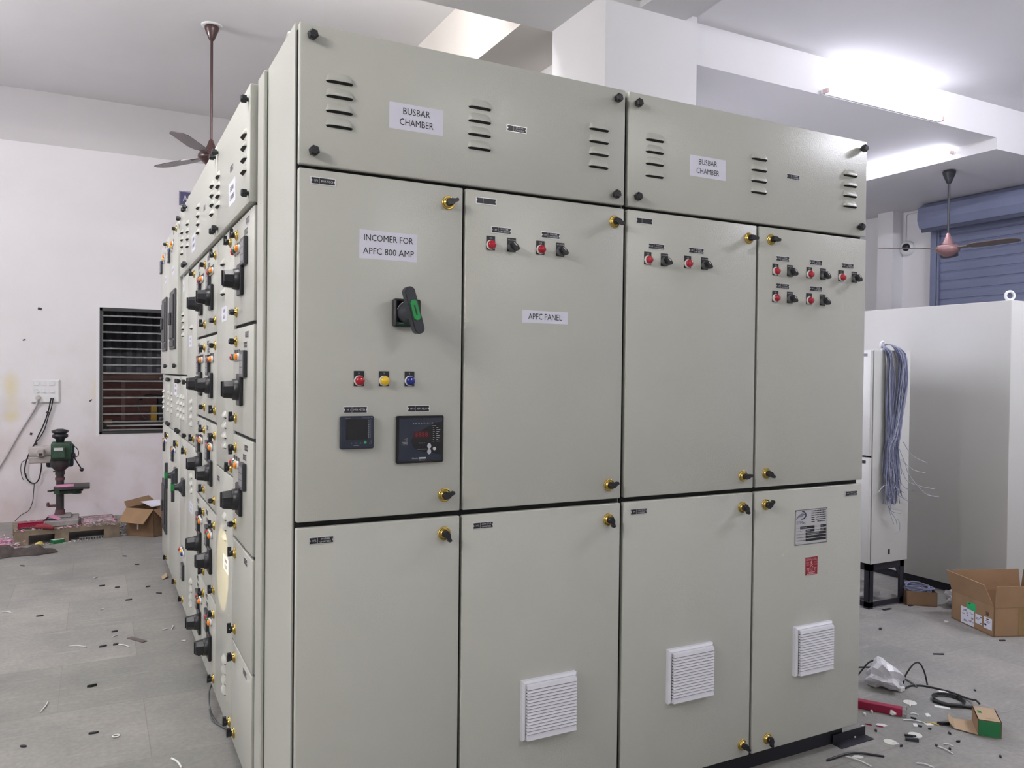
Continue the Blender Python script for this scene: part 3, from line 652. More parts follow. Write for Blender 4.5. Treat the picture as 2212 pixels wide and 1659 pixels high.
for xp,zp,xl,xs,zl in ((2.0915,1.766,2.058,2.127,1.722),(2.2535,1.765,2.220,2.289,1.7215),(2.4145,1.765,2.381,2.451,1.7215),(2.093,1.6725,2.059,2.128,1.630),(2.2545,1.6725,2.221,2.289,1.630)):
    inst(P4,'nameplate',d,FR(xp,zp)); inst(L_RED,'indicator_lamp',d,FR(xl,zl)); inst(SEL2,'selector_switch',d,FR(xs,zl))
d = door('door',1.4405,1.9710,ZL0,ZL1,t)
inst(LOCK,'door_lock',d,FR(1.924,.922,0,R(-62))); inst(LOCK,'door_lock',d,FR(1.938,.117,0,R(-45)))
inst(CAPP_,'nameplate',d,FR(1.4955,.9385)); inst(VENT,'filter_vent',d,FR(1.702,.4045))
d = door('door',1.9830,2.5125,ZL0,ZL1,t)
inst(LOCK,'door_lock',d,FR(2.031,.924,0,R(38))); inst(LOCK,'door_lock',d,FR(2.054,.114,0,R(-80)))
inst(CAPP_,'nameplate',d,FR(2.4535,.937)); inst(VENT,'filter_vent',d,FR(2.260,.399))
inst(me_dmac(),'rating_plate',d,FR(2.250,.8315)); inst(me_danger(),'danger_plate',d,FR(2.254,.691))
# ------------------------------------------------------------------ switchboard along the left, doors on the plane x = .424
LOUV1=me_louvre(1); LOUV3=me_louvre(3)
NPS = [me_nameplate(a,b,c,.062,.022) for a,b,c in (('1F','63A MCCB','OUTGOING'),('2F','100A MCCB','OUTGOING'),('3F','SPARE',None))]
PLB = me_label(('BUSBAR','CHAMBER'),.150,.080,.0175,(.076,.095),.030); PLC = me_label(('CABLE','ALLEY'),.130,.055,.013,(.06,.06),.022)
def ldoor(name,y0,y1,z0,z1,parent,x=.424,d=.0105,g=.003): return MB().box(x,x+d,y0+g,y1-g,z0,z1,b=.0025,seg=2).part(name,CAB,parent)
def body_l(t,y0,y1,x0=.4365,ztop=2.236,x1=1.10):
    b = MB().box(x0+.004,x1,y0,y1,.077,ztop,m=0); b.box(x0,x0+.004,y0+.05 if y0<.5 else y0,y1,.085,ztop-.02,m=1); b.part('body',[CAB,GAPBLK],t)  # black front layer again paints the shade of the door gaps
    MB().box(x0+.04,x1-.03,y0+.03,y1-.03 if y1>4 else y1,0,.0765).part('plinth',BLACKST,t)
ROWS = (1.515,1.155,.795,.435,.0785)
def feeder(t,y0,y1,zr,kind,i,blank=False):
    d = ldoor('door',y0,y1,zr,zr+.349,t); w = y1-y0
    if kind == 'near':
        ly,my,ry,lamps,n1,n2 = y0+.335,y0+.155,y0+.228,(y0+.27,y0+.315,y0+.36),y0+.120,y0+.148
        if blank: lamps = ()
    else:
        k = .02 if kind=='b' else 0
        ly,my,ry,lamps,n1,n2 = y0+.045,y0+.235,y0+.148+k,(y0+.115,y0+.155,y0+.195),y0+.272,y0+.255
    inst(LOCK,'door_lock',d,FL(ly,zr+.305,rot=R((95,15,-70,100,60)[i%5]))); inst(LOCK,'door_lock',d,FL(ly,zr+.045,rot=R((90,70,-10,85,20)[(i+2)%5])))
    inst(NPS[i%3],'nameplate',d,FL(n1,zr+.322))
    if blank: return
    inst(NPS[(i+1)%3],'nameplate',d,FL(n2,zr+.290))
    inst(FMET,'panel_meter',d,FL(my,zr+.2285)); inst(FROT,'rotary_handle',d,FL(ry,zr+.145),'black rotary handle')
    for y,m in zip(lamps,(L_O,L_G,L_RED)): inst(m,'indicator_lamp',d,FL(y,zr+.252))
t = thing('switchboard','nearest section of the long grey switchboard, with a yellow light patch low down','switchboard',(.77,.85,0),'sections of the long switchboard')
body_l(t,.385,1.3175)
MB().box(.4285,.4405,.383,.478,.08,2.232,b=.003).part('corner_post',CAB,t)
for i,zr in enumerate(ROWS): feeder(t,.4965,.889,zr,'near',i,blank=i>2)
for z0,z1 in ((.993,1.864),(.0785,.987)):
    d = ldoor('vent_door',.890,1.3165,z0,z1,t)
    if z0 > .5:
        inst(LOCK,'door_lock',d,FL(.972,1.816,rot=R(95))); inst(LOCK,'door_lock',d,FL(.925,1.02,rot=R(70)))
        inst(LOUV1,'louvre_vent',d,FL(1.15,1.766)); inst(LOUV1,'louvre_vent',d,FL(1.147,1.655)); inst(LOUV,'louvre_vent',d,FL(1.09,1.142)); inst(PLC,'paper_label',d,FL(1.125,1.572))
    else:
        inst(LOCK,'door_lock',d,FL(.931,.122,rot=R(80))); inst(LOUV3,'louvre_vent',d,FL(1.075,.788)); inst(LOUV,'louvre_vent',d,FL(1.065,.245)); inst(PLC,'paper_label',d,FL(1.045,.655)); inst(NPS[2],'nameplate',d,FL(1.245,.945))
d = ldoor('busbar_cover',.499,1.2435,1.873,2.228,t,x=.410,d=.0245)
for y,z in ((.535,2.188),(.52,1.900),(1.208,2.188),(1.205,1.900)): inst(KNOB,'cover_knob',d,FL(y,z,.410))
inst(LOUV,'louvre_vent',d,FL(.595,2.044,.410)); inst(LOUV,'louvre_vent',d,FL(1.19,2.044,.410)); inst(PLB,'paper_label',d,FL(.853,1.968,.410)); inst(NPS[0],'nameplate',d,FL(.86,2.052,.410))
t = thing('switchboard','middle section of the long grey switchboard, two door columns of rotary handles','switchboard',(.77,1.9,0),'sections of the long switchboard')
body_l(t,1.319,2.4625)
for i,zr in enumerate(ROWS): feeder(t,1.321,1.661,zr,'a',i); feeder(t,1.663,2.022,zr,'b',i+1)
for z0,z1 in ((.993,1.864),(.0785,.987)):
    d = ldoor('vent_door',2.024,2.461,z0,z1,t)
    if z0 > .5:
        inst(LOCK,'door_lock',d,FL(2.15,1.828,rot=R(90))); inst(LOCK,'door_lock',d,FL(2.13,1.028,rot=R(80))); inst(PLC,'paper_label',d,FL(2.31,1.507)); inst(LOUV1,'louvre_vent',d,FL(2.25,1.69)); inst(LOUV1,'louvre_vent',d,FL(2.25,1.575)); inst(LOUV,'louvre_vent',d,FL(2.26,1.148))
    else: inst(LOUV,'louvre_vent',d,FL(2.22,.258)); inst(LOUV3,'louvre_vent',d,FL(2.232,.80)); inst(PLC,'paper_label',d,FL(2.236,.676))
d = ldoor('busbar_cover',1.2475,2.398,1.873,2.228,t,x=.410,d=.0245)
for y,z in ((1.285,2.188),(1.283,1.900),(2.36,2.188),(2.355,1.900)): inst(KNOB,'cover_knob',d,FL(y,z,.410))
for y in (1.37,1.85,2.315): inst(LOUV,'louvre_vent',d,FL(y,2.044,.410))
inst(PLB,'paper_label',d,FL(2.056,1.965,.410)); inst(NPS[0],'nameplate',d,FL(1.62,2.052,.410))
t = thing('switchboard','farthest section of the long grey switchboard, with tall breaker doors and green tipped handles','switchboard',(.77,3.3,0),'sections of the long switchboard')
body_l(t,2.464,4.15)
d = ldoor('busbar_cover',2.402,2.757,1.873,2.228,t,x=.410,d=.0245)
inst(KNOB,'cover_knob',d,FL(2.44,2.188,.410)); inst(KNOB,'cover_knob',d,FL(2.43,1.900,.410)); inst(KNOB,'cover_knob',d,FL(2.715,2.188,.410)); inst(LOUV,'louvre_vent',d,FL(2.60,2.044,.410))
d = ldoor('vent_door',2.464,2.76,1.335,1.864,t); inst(LOUV,'louvre_vent',d,FL(2.685,1.61)); inst(me_label(('CABLE','ALLEY'),.075,.10,.016,(.05,.05),.04),'paper_label',d,FL(2.675,1.838))
d = ldoor('breaker_door',2.762,3.36,1.335,2.19,t,x=.402,d=.030); d2 = ldoor('breaker_door',3.362,4.02,1.335,2.19,t,x=.402,d=.030)
for dd,ys in ((d,(3.00,3.33,2.86,2.83,3.08)),(d2,(3.62,3.98,3.50,3.48,3.64))):
    inst(MCCB,'breaker_front',dd,FL(ys[0],1.65,.402)); inst(FMET,'panel_meter',dd,FL(ys[1]-.02,2.06,.402)); inst(LOCK,'door_lock',dd,FL(ys[2],2.155,.402)); inst(KNOB,'cover_knob',dd,FL(ys[3],1.384,.402))
    inst(NPS[1],'nameplate',dd,FL(ys[0]+.03,2.16,.402)); inst(me_label(('800 AMP',),.13,.05,.016,(.09,),.02),'paper_label',dd,FL(ys[4],1.945,.402))
    for k,m in enumerate((L_O,L_Y,L_B)): inst(m,'indicator_lamp',dd,FL(ys[0]+.06+k*.05,2.10-k*.012,.402))
for y0,y1,kn,lv in ((2.464,2.862,(2.504,2.83),(2.64,2.80)),(2.866,3.532,(2.94,3.50),(2.97,3.40)),(3.536,4.148,(3.60,4.10),(3.66,4.06))):
    d = ldoor('busbar_cover',y0,y1,.993,1.327,t)
    for y in kn: inst(KNOB,'cover_knob',d,FL(y,1.297)); inst(KNOB,'cover_knob',d,FL(y,1.015))
    for y in lv: inst(LOUV,'louvre_vent',d,FL(y,1.155))
    if y0 < 2.9 and y0 > 2.8: inst(PLB,'paper_label',d,FL(3.13,1.25))
    d = ldoor('door',y0,y1,.0785,.987,t)
    inst(LOCK,'door_lock',d,FL(y0+.04 if y0<2.5 else y0+.12,.93,rot=R(80))); inst(LOCK,'door_lock',d,FL(y0+.18,.085+.03,rot=R(60)))
    inst(NPS[1],'nameplate',d,FL(y0+.20,.938))
    if y0 < 2.5:
        for y,m in ((2.58,L_B),(2.64,L_Y),(2.70,L_RED)): inst(m,'indicator_lamp',d,FL(y,.375))
        inst(me_label(('MAIN',),.05,.03,.01,(.03,),.02),'paper_label',d,FL(2.62,.345)); inst(FMET,'panel_meter',d,FL(2.60,.276)); inst(GHAN,'rotary_handle',d,FL(2.575,.735),'dark handle with green tip')
    else:
        inst(FMET,'panel_meter',d,FL(y0+.42,.845)); 
        for k,m in enumerate((L_B,L_Y,L_O)): inst(m,'indicator_lamp',d,FL(y0+.26+k*.04,.880))
        if y0 < 3: inst(GHAN,'rotary_handle',d,FL(3.02,.745),'dark handle with green tip')
        else: inst(MCCB,'breaker_front',d,FL(3.86,.44,rot=0))
# ------------------------------------------------------------------ right side: small cabinet on a stand, hanging wires, large enclosure
t = thing('small_enclosure','narrow grey enclosure on black angle stand, with wires hanging from its lifting ring','enclosure',(4.17,1.35,0))
MB().box(4.012,4.335,1.125,1.585,.268,1.522,b=.003,seg=2).part('body',CAB2,t)
for z0,z1 in ((.275,.893),(.903,1.518)):
    d = MB().box(3.984,4.004,1.125,1.582,z0,z1,b=.003,seg=2).part('door',CAB2,t)
    MB().box(3.9825,3.984,1.150,1.20,z1-.035,z1-.018).part('nameplate',BLK,d)
MB().box(4.004,4.012,1.135,1.575,.28,1.515).part('gasket',GAPBLK,t)
MB().lathe([(.012,0),(.012,.01),(.007,.014)],(4.115,1.15,1.522),(0,0,1),12).tube([(4.115+.019*math.cos(R(a)),1.15,1.553+.019*math.sin(R(a))) for a in range(-90,271,24)],.0065,n=8).part('lifting_eye',WPL,t)
MB().box(4.160,4.175,1.1235,1.1255,.315,.345).part('earth_stud',BLK,t)
b = MB()
for x in (4.02,4.30):
    for y in (1.14,1.55): b.box(x,x+.028,y,y+.028,0,.268)
st = MB()
for x0,x1,y0,y1,z0,z1 in ((4.02,4.328,1.14,1.145,.225,.267),(4.02,4.328,1.573,1.578,.225,.267),(4.02,4.025,1.14,1.578,.225,.267),(4.323,4.328,1.14,1.578,.225,.267),(4.02,4.328,1.14,1.145,.01,.04),(4.02,4.025,1.14,1.578,.01,.04)): st.box(x0,x1,y0,y1,z0,z1)
for x in (4.02,4.292):
    for y in (1.14,1.545): st.box(x,x+.036,y,y+.004 if y<1.3 else y+.033,0,.262); st.box(x if x<4.1 else x+.032,x+.004 if x<4.1 else x+.036,y,y+.036,0,.262)
M = Matrix.Translation((4.285,1.143,.19)) @ Matrix.Rotation(R(-28),4,'Y'); st.box(-.012,.012,-.002,.002,-.10,.07,M=M)
st.part('stand',BLACKST,t)
# wires: individually drawn strands, one hanging bundle
b = MB(); rnd = random.Random(3)
for i in range(120):
    side = rnd.random(); y = 1.112-.028*rnd.random()
    if side < .45: x0 = 4.103+rnd.uniform(-.012,.012); top = [(4.115,1.15,1.545+rnd.uniform(-.004,.008)),(x0-.004,1.128,1.540)]; xa = 4.100+rnd.uniform(-.012,.045)
    else: x0 = 4.20+rnd.uniform(-.02,.045); top = [(4.118,1.15,1.550),(4.155+rnd.uniform(-.01,.01),1.125,1.555)]; xa = 4.225+rnd.uniform(-.04,.028)
    xb = 4.12+ (xa-4.12)*.8+rnd.uniform(-.012,.012); xc = 4.085+rnd.uniform(0,.11); ln = rnd.choice((.80,.76,.72,.86,.70,.66,.60))+rnd.uniform(-.05,.05)
    xd = xc+rnd.uniform(-.03,.02) if side<.6 else xc+rnd.uniform(0,.05)
    pts = top+[(x0,y,1.50),(xa,y-.006,1.36),(xb,y,1.18),((xb+xc)/2+rnd.uniform(-.01,.01),y-.004,1.03),(xc,y,.93),(xd,y-rnd.random()*.015,max(ln,.62))]
    if rnd.random() < .12: pts.append((xd+rnd.uniform(-.05,.12),y-.02,max(ln,.62)-rnd.uniform(.02,.1)))
    b.tube(pts,.0020,n=4,m=0 if rnd.random()<.72 else 1,sub=4)
for pts in ([(4.13,1.095,.95),(4.13,1.09,.80),(4.16,1.085,.70),(4.22,1.085,.655)],[(4.18,1.095,.92),(4.235,1.09,.80),(4.27,1.07,.74),(4.36,1.0,.71),(4.40,1.0,.71)],[(4.20,1.095,.95),(4.25,1.09,.86),(4.27,1.07,.78),(4.34,1.02,.68),(4.44,1.0,.655)],
            [(4.08,1.095,.80),(4.10,1.09,.66),(4.13,1.085,.575),(4.17,1.085,.53),(4.19,1.09,.49)],[(4.19,1.09,.53),(4.215,1.09,.50),(4.21,1.09,.455),(4.175,1.09,.445)],[(4.11,1.09,.72),(4.06,1.08,.735),(4.01,1.08,.70)],[(4.24,1.095,.98),(4.29,1.07,.90),(4.36,1.03,.86)],[(4.22,1.09,.88),(4.28,1.06,.82),(4.34,1.02,.80)],[(4.09,1.09,.75),(4.10,1.085,.62),(4.155,1.085,.50)]):
    b.tube(pts,.0020,n=4,m=1,sub=5)
b.top('wire_bundle',[WIRE,WIREL],'long grey blue bundle of control wires hung over the small enclosure lifting ring','wire bundle')
t = thing('large_enclosure','big plain grey enclosure with white lifting ring at the right edge','enclosure',(5.4,1.7,0))
MB().box(4.81,6.0,.813,2.75,.052,1.828,b=.004,seg=2).part('body',CAB2,t)
b = MB().box(4.835,5.97,.84,2.72,0,.0525); b.part('base_channel',BLACKST,t)
MB().lathe([(.020,0),(.020,.008),(.012,.012)],(4.885,.87,1.8275),(0,0,1),14).tube([(4.885+.026*math.cos(R(a))*.886,.87-.026*math.cos(R(a))*.464,1.862+.026*math.sin(R(a))) for a in range(-90,271,20)],.0085,n=8).part('lifting_eye',WPL,t)
# ------------------------------------------------------------------ open carton on the right
def frame(o, ex, z=0.):    # local x along ex (unit-ish), y = ex rotated +90 deg, z up
    ex = Vector((ex[0],ex[1],0)).normalized(); ey = Vector((-ex.y,ex.x,0))
    return Matrix(((ex.x,ey.x,0,o[0]),(ex.y,ey.y,0,o[1]),(0,0,1,z),(0,0,0,1)))
M = frame((4.192,.511),(.935,-.355)); LX,LY,H = .43,.335,.157
t = thing('cardboard_box','large open cardboard box with green sticker and white labels beside the large enclosure','box',(4.45,.58,0))
b = MB()
for a in ((0,.005,0,LY,0,H),(LX-.005,LX,0,LY,0,H),(0,LX,0,.005,0,H),(0,LX,LY-.005,LY,0,H),(0,LX,0,LY,.001,.006)): b.box(*a,m=0,M=M)
b.part('carton_body',[KRAFT],t)
def flap(name, p0, p1, q1, q0, mats=None, th=.0045):
    P = [Vector(p) for p in (p0,p1,q1,q0)]; n = (P[1]-P[0]).cross(P[3]-P[0]).normalized()*th
    return MB().add([*P,*[p+n for p in P]],[(0,1,2,3),(7,6,5,4),(0,4,5,1),(1,5,6,2),(2,6,7,3),(3,7,4,0)]).part(name,mats or [KRAFT],t)
mv = lambda x,y,z: M @ Vector((x,y,z))
flap('flap',mv(0,.006,H),mv(0,LY,H),mv(-.030,LY+.01,H+.115),mv(-.028,.045,H+.108))
flap('flap',mv(.004,.002,H),mv(LX,.002,H),mv(LX,-.006,H+.112),mv(.006,-.006,H+.112))
flap('flap',mv(0,LY,H),mv(LX*.98,LY,H),mv(LX*.97,LY+.012,H+.113),mv(.005,LY+.012,H+.113))
flap('flap',mv(LX,LY,H),mv(LX,.01,H),mv(LX+.012,.012,H+.113),mv(LX+.012,LY-.004,H+.113))
def sticker(name, y0,y1,z0,z1, m, marks=(), mk=INK):
    b = MB().box(-.0012,-.0002,y0,y1,z0,z1,m=0,M=M)
    for a in marks: b.box(-.0016,-.0012,*a,m=1,M=M)
    return b.part(name,[m,mk],t)
sticker('green_sticker',.140,.205,.092,.132,LGRN,((.18,.20,.122,.127),))
sticker('white_label',.015,.075,.030,.090,PAPER,((.035,.055,.078,.084),(.025,.065,.070,.072),(.03,.06,.062,.064),(.055,.07,.045,.055)))
sticker('white_label',.090,.140,.035,.085,PAPER,((.093,.10,.07,.078),(.10,.132,.065,.067),(.11,.135,.058,.060),(.093,.10,.04,.046)))
rn = random.Random(5)
sticker('torn_label',.150,.255,.006,.095,PAPER,[(y,y+rn.uniform(.005,.02),z,z+rn.uniform(.003,.012)) for y,z in [(rn.uniform(.153,.23),rn.uniform(.01,.08)) for _ in range(16)]],mat('grey smear',(.28,.28,.30),.7))
sticker('printed_symbol',.038,.066,.100,.122,KRAFTD,((.042,.046,.103,.119),(.052,.056,.103,.119),(.040,.062,.101,.103)))
MB().box(.14,.20,-.0010,-.0002,.004,H,M=M).part('packing_tape',[mat('brown tape',(.26,.17,.07),.25)],t)
# tray with coiled wires, plastic sacks
M = frame((4.305,1.105),(.75,-.66)); t = thing('cardboard_tray','low cardboard tray holding wrapped grey cable beside the black stand','box',(4.42,1.2,0))
b = MB()
for a in ((0,.17,0,.004,0,.085),(0,.004,0,.20,0,.085),(.166,.17,0,.20,0,.085),(0,.17,.196,.20,0,.085),(0,.17,0,.20,.001,.005)): b.box(*a,M=M)
b.part('tray_body',KRAFTD,t)
b = MB(); rn = random.Random(9)
for i in range(26):
    r0 = rn.uniform(.05,.075); cx,cy = .085+rn.uniform(-.012,.012),.10+rn.uniform(-.015,.015); z = .03+i*.0028
    b.tube([M @ Vector((cx+r0*1.05*math.cos(R(a)),cy+r0*1.2*math.sin(R(a)),z+.006*math.sin(R(a*2+i*40)))) for a in range(0,361,30)],.0028,n=5,m=i%3 and 0 or 1,sub=2)
b.top('wire_coil',[WIREL,WIRE],'coil of grey wire lying in the low cardboard tray','wire coil')
def crumple(c, sx,sy,sz, seed, n=3, peak=None):
    bm = bmesh.new(); bmesh.ops.create_icosphere(bm, subdivisions=n, radius=1); rn = random.Random(seed)
    ph = [(rn.uniform(2,7),rn.uniform(2,7),rn.uniform(2,7),rn.uniform(0,6.3),rn.uniform(.05,.16)) for _ in range(7)]
    vs = []
    for p in bm.verts:
        q = p.co.copy(); k = 1+sum(a*math.sin(x*q.x+y*q.y+z*q.z+f) for x,y,z,f,a in ph)+rn.uniform(-.07,.07)
        v = Vector((q.x*sx*k,q.y*sy*k,max(-.98,q.z)*sz*k))
        if peak and q.z > .3: v += Vector(peak)*((q.z-.3)/.7)**2
        vs.append(v)
    zm = min(v.z for v in vs); bm.verts.index_update()
    r = ([(v.x+c[0],v.y+c[1],max(v.z-zm*.85,0)+c[2]+.001) for v in vs],[[q.index for q in f.verts] for f in bm.faces]); bm.free(); return r
b = MB().add(*crumple((4.535,.935,0),.07,.055,.055,4),m=0,smooth=False)
for k in range(5): b.box(4.475+k*.012,4.481+k*.012,.880,.882,.045,.060,m=1)
b.top('plastic_sack',[PLASTW2,INK],'white printed plastic sack slumped between cardboard tray and open carton','plastic bag')
MB().add(*crumple((4.20,1.36,0),.095,.10,.050,8),smooth=False).top('plastic_wrap',PLASTW,'clear crumpled plastic wrap under the small enclosure stand','plastic wrap')
b = MB().add(*crumple((3.07,.315,0),.062,.075,.040,12,peak=(-.012,.012,.058)),m=0,smooth=False)
b.box(3.085,3.12,.245,.30,.001,.022,m=1,b=.004).box(3.03,3.06,.325,.375,.001,.024,m=1,b=.004)
b.top('plastic_bag',[PLASTW2,OFFW],'small clear plastic bag with white bits on the floor right of the front cabinet','plastic bag')
MB().box(4.085,4.15,1.085,1.10,0,.004).top('steel_strip',BLACKST,'flat black strip on the floor in front of the black stand','strip')
MB().box(4.30,4.37,1.075,1.09,0,.004).top('steel_strip',BLACKST,'second flat black strip, by the right foot of the black stand','strip')
# small green box
M = frame((3.038,-.217),(.755,.65)); A,Bw,H = .135,.079,.062
t = thing('small_carton','small kraft carton with green printed side and open end flap, lower right floor','box',(3.06,-.13,0))
b = MB()
b.box(0,A,0,.003,0,H,m=0,M=M); b.box(0,A,Bw-.003,Bw,0,H,m=0,M=M); b.box(0,A,0,Bw,.0005,.003,m=1,M=M); b.box(0,A,0,Bw,H-.003,H,m=1,M=M); b.box(0,.003,0,Bw,0,H,m=2,M=M)
b.box(.070,.095,.055,.068,H,H+.0004,m=2,M=M); b.box(.02,.03,.02,.05,H,H+.0003,m=3,M=M)
b.part('carton_body',[KRAFT,KRAFTL,GRNBOX,mat('pale print',(.36,.27,.17),.8)],t)
P0 = M @ Vector((0,Bw,.003)); P1 = M @ Vector((A,Bw,.003)); 
flap('flap',P0,P1,Vector((3.028,-.030,.006)),Vector((2.955,-.085,.004)),[KRAFTL],.002)
flap('tuck_flap',Vector((2.955,-.085,.004)),Vector((3.028,-.030,.006)),Vector((3.020,-.012,.024)),Vector((2.955,-.060,.022)),[KRAFTL],.002)
# red bar
M = frame((2.893,.0745),(-.545,.838)); t = thing('square_bar','crimson square bar with bare steel end lying on the floor beside the front cabinet','bar',(2.80,.21,0))
MB().box(.018,.42,-.016,.016,0,.032,b=.002,M=M).part('bar',REDPIPE,t); MB().box(0,.0178,-.0162,.0162,0,.0335,b=.002,M=M).part('bar_end',CHROME,t,'bright bare steel end')
# ---- countable scraps on the right floor
def disc(x,y,r,label): MB().cyl((x,y,0),(x,y,.0022),r,n=26,smooth=False).top('card_disc',CREAM,label,'disc')
disc(3.028,.158,.026,'cream oval disc behind the crimson bar end'); disc(2.772,-.049,.024,'cream disc partly under a short black strip'); disc(2.634,-.045,.023,'cream disc nearest the front cabinet foot')
MB().box(2.985,3.045,.148,.154,.0024,.0055,M=Matrix.Translation((3.02,.15,0)) @ Matrix.Rotation(R(35),4,'Z') @ Matrix.Translation((-3.02,-.15,0))).top('white_stick',OFFW,'short white stick lying across the cream disc behind the crimson bar','scrap')
def scrap(x,y,l,w,h,ang,m,label,cat='scrap',group=None,name='scrap',shape=0):
    M = Matrix.Translation((x,y,0)) @ Matrix.Rotation(R(ang),4,'Z'); b = MB()
    if shape == 0: b.box(-l/2,l/2,-w/2,w/2,0,h,M=M)
    elif shape == 1: b.prism([(-l/2,-w*.1),(-l*.1,-w/2),(l/2,w*.15),(l*.1,w/2)],0,h,M=M)
    else: b.prism([(-l/2,-w*.3),(-l*.2,-w/2),(l*.25,-w*.35),(l/2,w*.1),(l*.1,w/2),(-l*.3,w*.3)],0,h,M=M)
    return b.top(name,m,label,cat,group)
for (x,y,l,w,a,s,lab) in ((2.98,.044,.038,.026,20,1,'white paper scrap right of the crimson bar end'),(2.73,.067,.045,.026,-50,2,'white curved paper scrap in front of the crimson bar'),(2.851,.007,.032,.024,10,1,'white square scrap, left one of two in front of the crimson bar end'),(2.904,-.014,.034,.026,-60,1,'white square scrap, right one of two in front of the crimson bar end'),(3.105,.066,.058,.020,-55,0,'white card strip beside the coiled black cable'),(3.259,.164,.036,.026,-40,0,'white and grey tag on the cable behind the coil'),(2.426,-.07,.040,.022,-40,2,'white scrap under the long black strip by the front cabinet'),(4.217,.792,.030,.026,0,2,'white scrap on the floor in front of the plastic sack')):
    scrap(x,y,l,w,.003,a,OFFW,lab,shape=s,name='paper_scrap')
b = MB().add(*crumple((2.868,.112,0),.026,.014,.012,21,n=2)); b.top('torn_foam',OFFW,'crumpled white tear of foam against the crimson bar','scrap')
for x,y in ((2.80,.165),(2.753,.161),(2.649,.086),(2.544,.04)): scrap(x,y,.014,.011,.008,30,OFFW,'tiny white crumb on the floor close to the front cabinet corner',group='white crumbs by the front cabinet',shape=2,name='white_crumb')
MB().tube([(2.641+.010*math.cos(R(a)),-.062+.008*math.sin(R(a)),.002) for a in range(0,361,30)],.002,n=5).top('white_ring',OFFW,'small white ring between two cream discs','ring')
scrap(2.746,-.047,.040,.009,.006,-42,BLK,'short black strip lying on the cream disc',name='black_strip'); scrap(2.718,-.074,.044,.014,.011,-42,DKG,'thicker dark strip just in front of the cream disc',name='black_strip')
scrap(2.955,-.04,.048,.014,.012,-40,BLK,'black cable lug lying left of the small green carton',name='cable_lug',shape=1); scrap(3.682,.475,.050,.008,.006,-30,DKG,'dark strip alone on the pale floor in front of the open carton',name='black_strip')
scrap(3.759,.862,.024,.014,.01,0,DKG,'dark crumb on the floor left of the open carton',shape=2,name='black_crumb'); scrap(4.177,.648-.19,.03,.01,.006,-20,DKG,'dark sliver just in front of the open carton corner',name='black_sliver')
for x,y in ((2.856,-.009),(2.869,-.042),(2.903,-.099),(2.668,.043),(2.898,.049),(3.401,.115),(2.891,-.3),(2.782,-.181),(2.763,-.142),(2.641,-.086),(2.867,-.158)): scrap(x,y,rnd.uniform(.012,.022),.008,.006,rnd.uniform(0,180),BLK,'tiny black offcut on the floor around the cream discs and small green carton',group='black offcuts on the right floor',shape=2,name='black_crumb')
for x,y in ((2.688,.092),(2.713,.061)): scrap(x,y,.024,.007,.004,-60,REDPIPE,'small crimson sliver on the floor in front of the crimson bar',group='crimson slivers',name='red_sliver',shape=1)
P = [(2.926,.083),(2.944,.06),(2.795,-.147),(2.812,-.176),(2.758,-.149),(2.754,-.211),(2.387,-.049),(2.407,-.141),(2.572,-.197),(2.597,-.246),(2.848,.06),(2.901,.001),(2.908,.002),(2.931,-.037)]
WL = ('white plastic sliver sticking out past the crimson bar end','white sliver below the dark strip, nearer the small carton','thin white curved wire nearest the bottom right of the floor','long white strip crossing the black strip by the front cabinet','white strip at the bottom edge of the floor right of the cabinet','long thin white tie in front of the crimson bar','yellowish sliver among the white squares')
for i in range(7):
    p,q = P[2*i],P[2*i+1]; mx = ((p[0]+q[0])/2+.004,(p[1]+q[1])/2+.004)
    MB().tube([(*p,.003),(*mx,.005),(*q,.003)],.0024,n=5,sub=4).top('white_sliver',OFFW if i<6 else mat('yellow sliver',(.70,.52,.12),.6),WL[i],'sliver')
MB().tube([(2.30,-.043,.004),(2.399,-.046,.008),(2.45,-.064,.007),(2.511,-.113,.003)],.0042,n=6,sub=4).top('black_strip',BLK,'long bowed black strip in front of the right foot of the cabinet','strip')
b = MB().box(2.425,2.60,-.002,.040,0,.003).box(2.425,2.60,.037,.040,0,.035); b.top('steel_angle',BLACKST,'black steel angle lying by the cabinet plinth at its right end','angle')
# black cables on the right floor
MB().tube([(2.99,.53,.004),(3.10,.545,.004),(3.19,.52,.004),(3.252,.47,.005),(3.252,.391,.004),(3.225,.29,.004),(3.20,.25,.004)],.0042,n=6,sub=5).top('cable',CABLEG,'grey cable running along the floor behind the small plastic bag','cable')
MB().tube([(3.02,.43,.004),(3.06,.43,.03),(3.10,.415,.075),(3.13,.39,.085),(3.145,.36,.06),(3.135,.33,.03)],.0036,n=6,sub=5).top('cable',CABLE,'black cable arching up beside the small plastic bag','cable')
MB().tube([(3.165,.292,.004),(3.18,.29,.045),(3.215,.28,.090),(3.24,.268,.098),(3.258,.255,.060),(3.262,.242,.005)],.0036,n=6,sub=5).top('cable',CABLE,'thin cable standing in a tall arch right of the plastic bag','cable')
MB().tube([(3.14,.262,.004),(3.19,.27,.004),(3.235,.25,.004),(3.27,.19,.004),(3.282,.13,.005),(3.278,.079,.006),(3.262,.035,.015),(3.235,.008,.030),(3.20,-.03,.035)],.0040,n=6,sub=5).top('cable',CABLE,'long black cable running from the plastic bag to the small green carton','cable')
b = MB()
for k in range(3): b.tube([(3.185+(.060+.003*k)*math.cos(R(a))*.9,.092+(.058+.002*k)*math.sin(R(a)),.004+.005*k) for a in range(0,361,24)],.0034,n=6)
b.tube([(3.125,.12,.006),(3.13,.06,.012),(3.16,.035,.012),(3.19,.015,.008),(3.215,-.012,.006)],.0075,n=6,sub=4); b.top('cable_coil',CABLE,'small coil of black cable on the floor behind the green carton','cable coil')
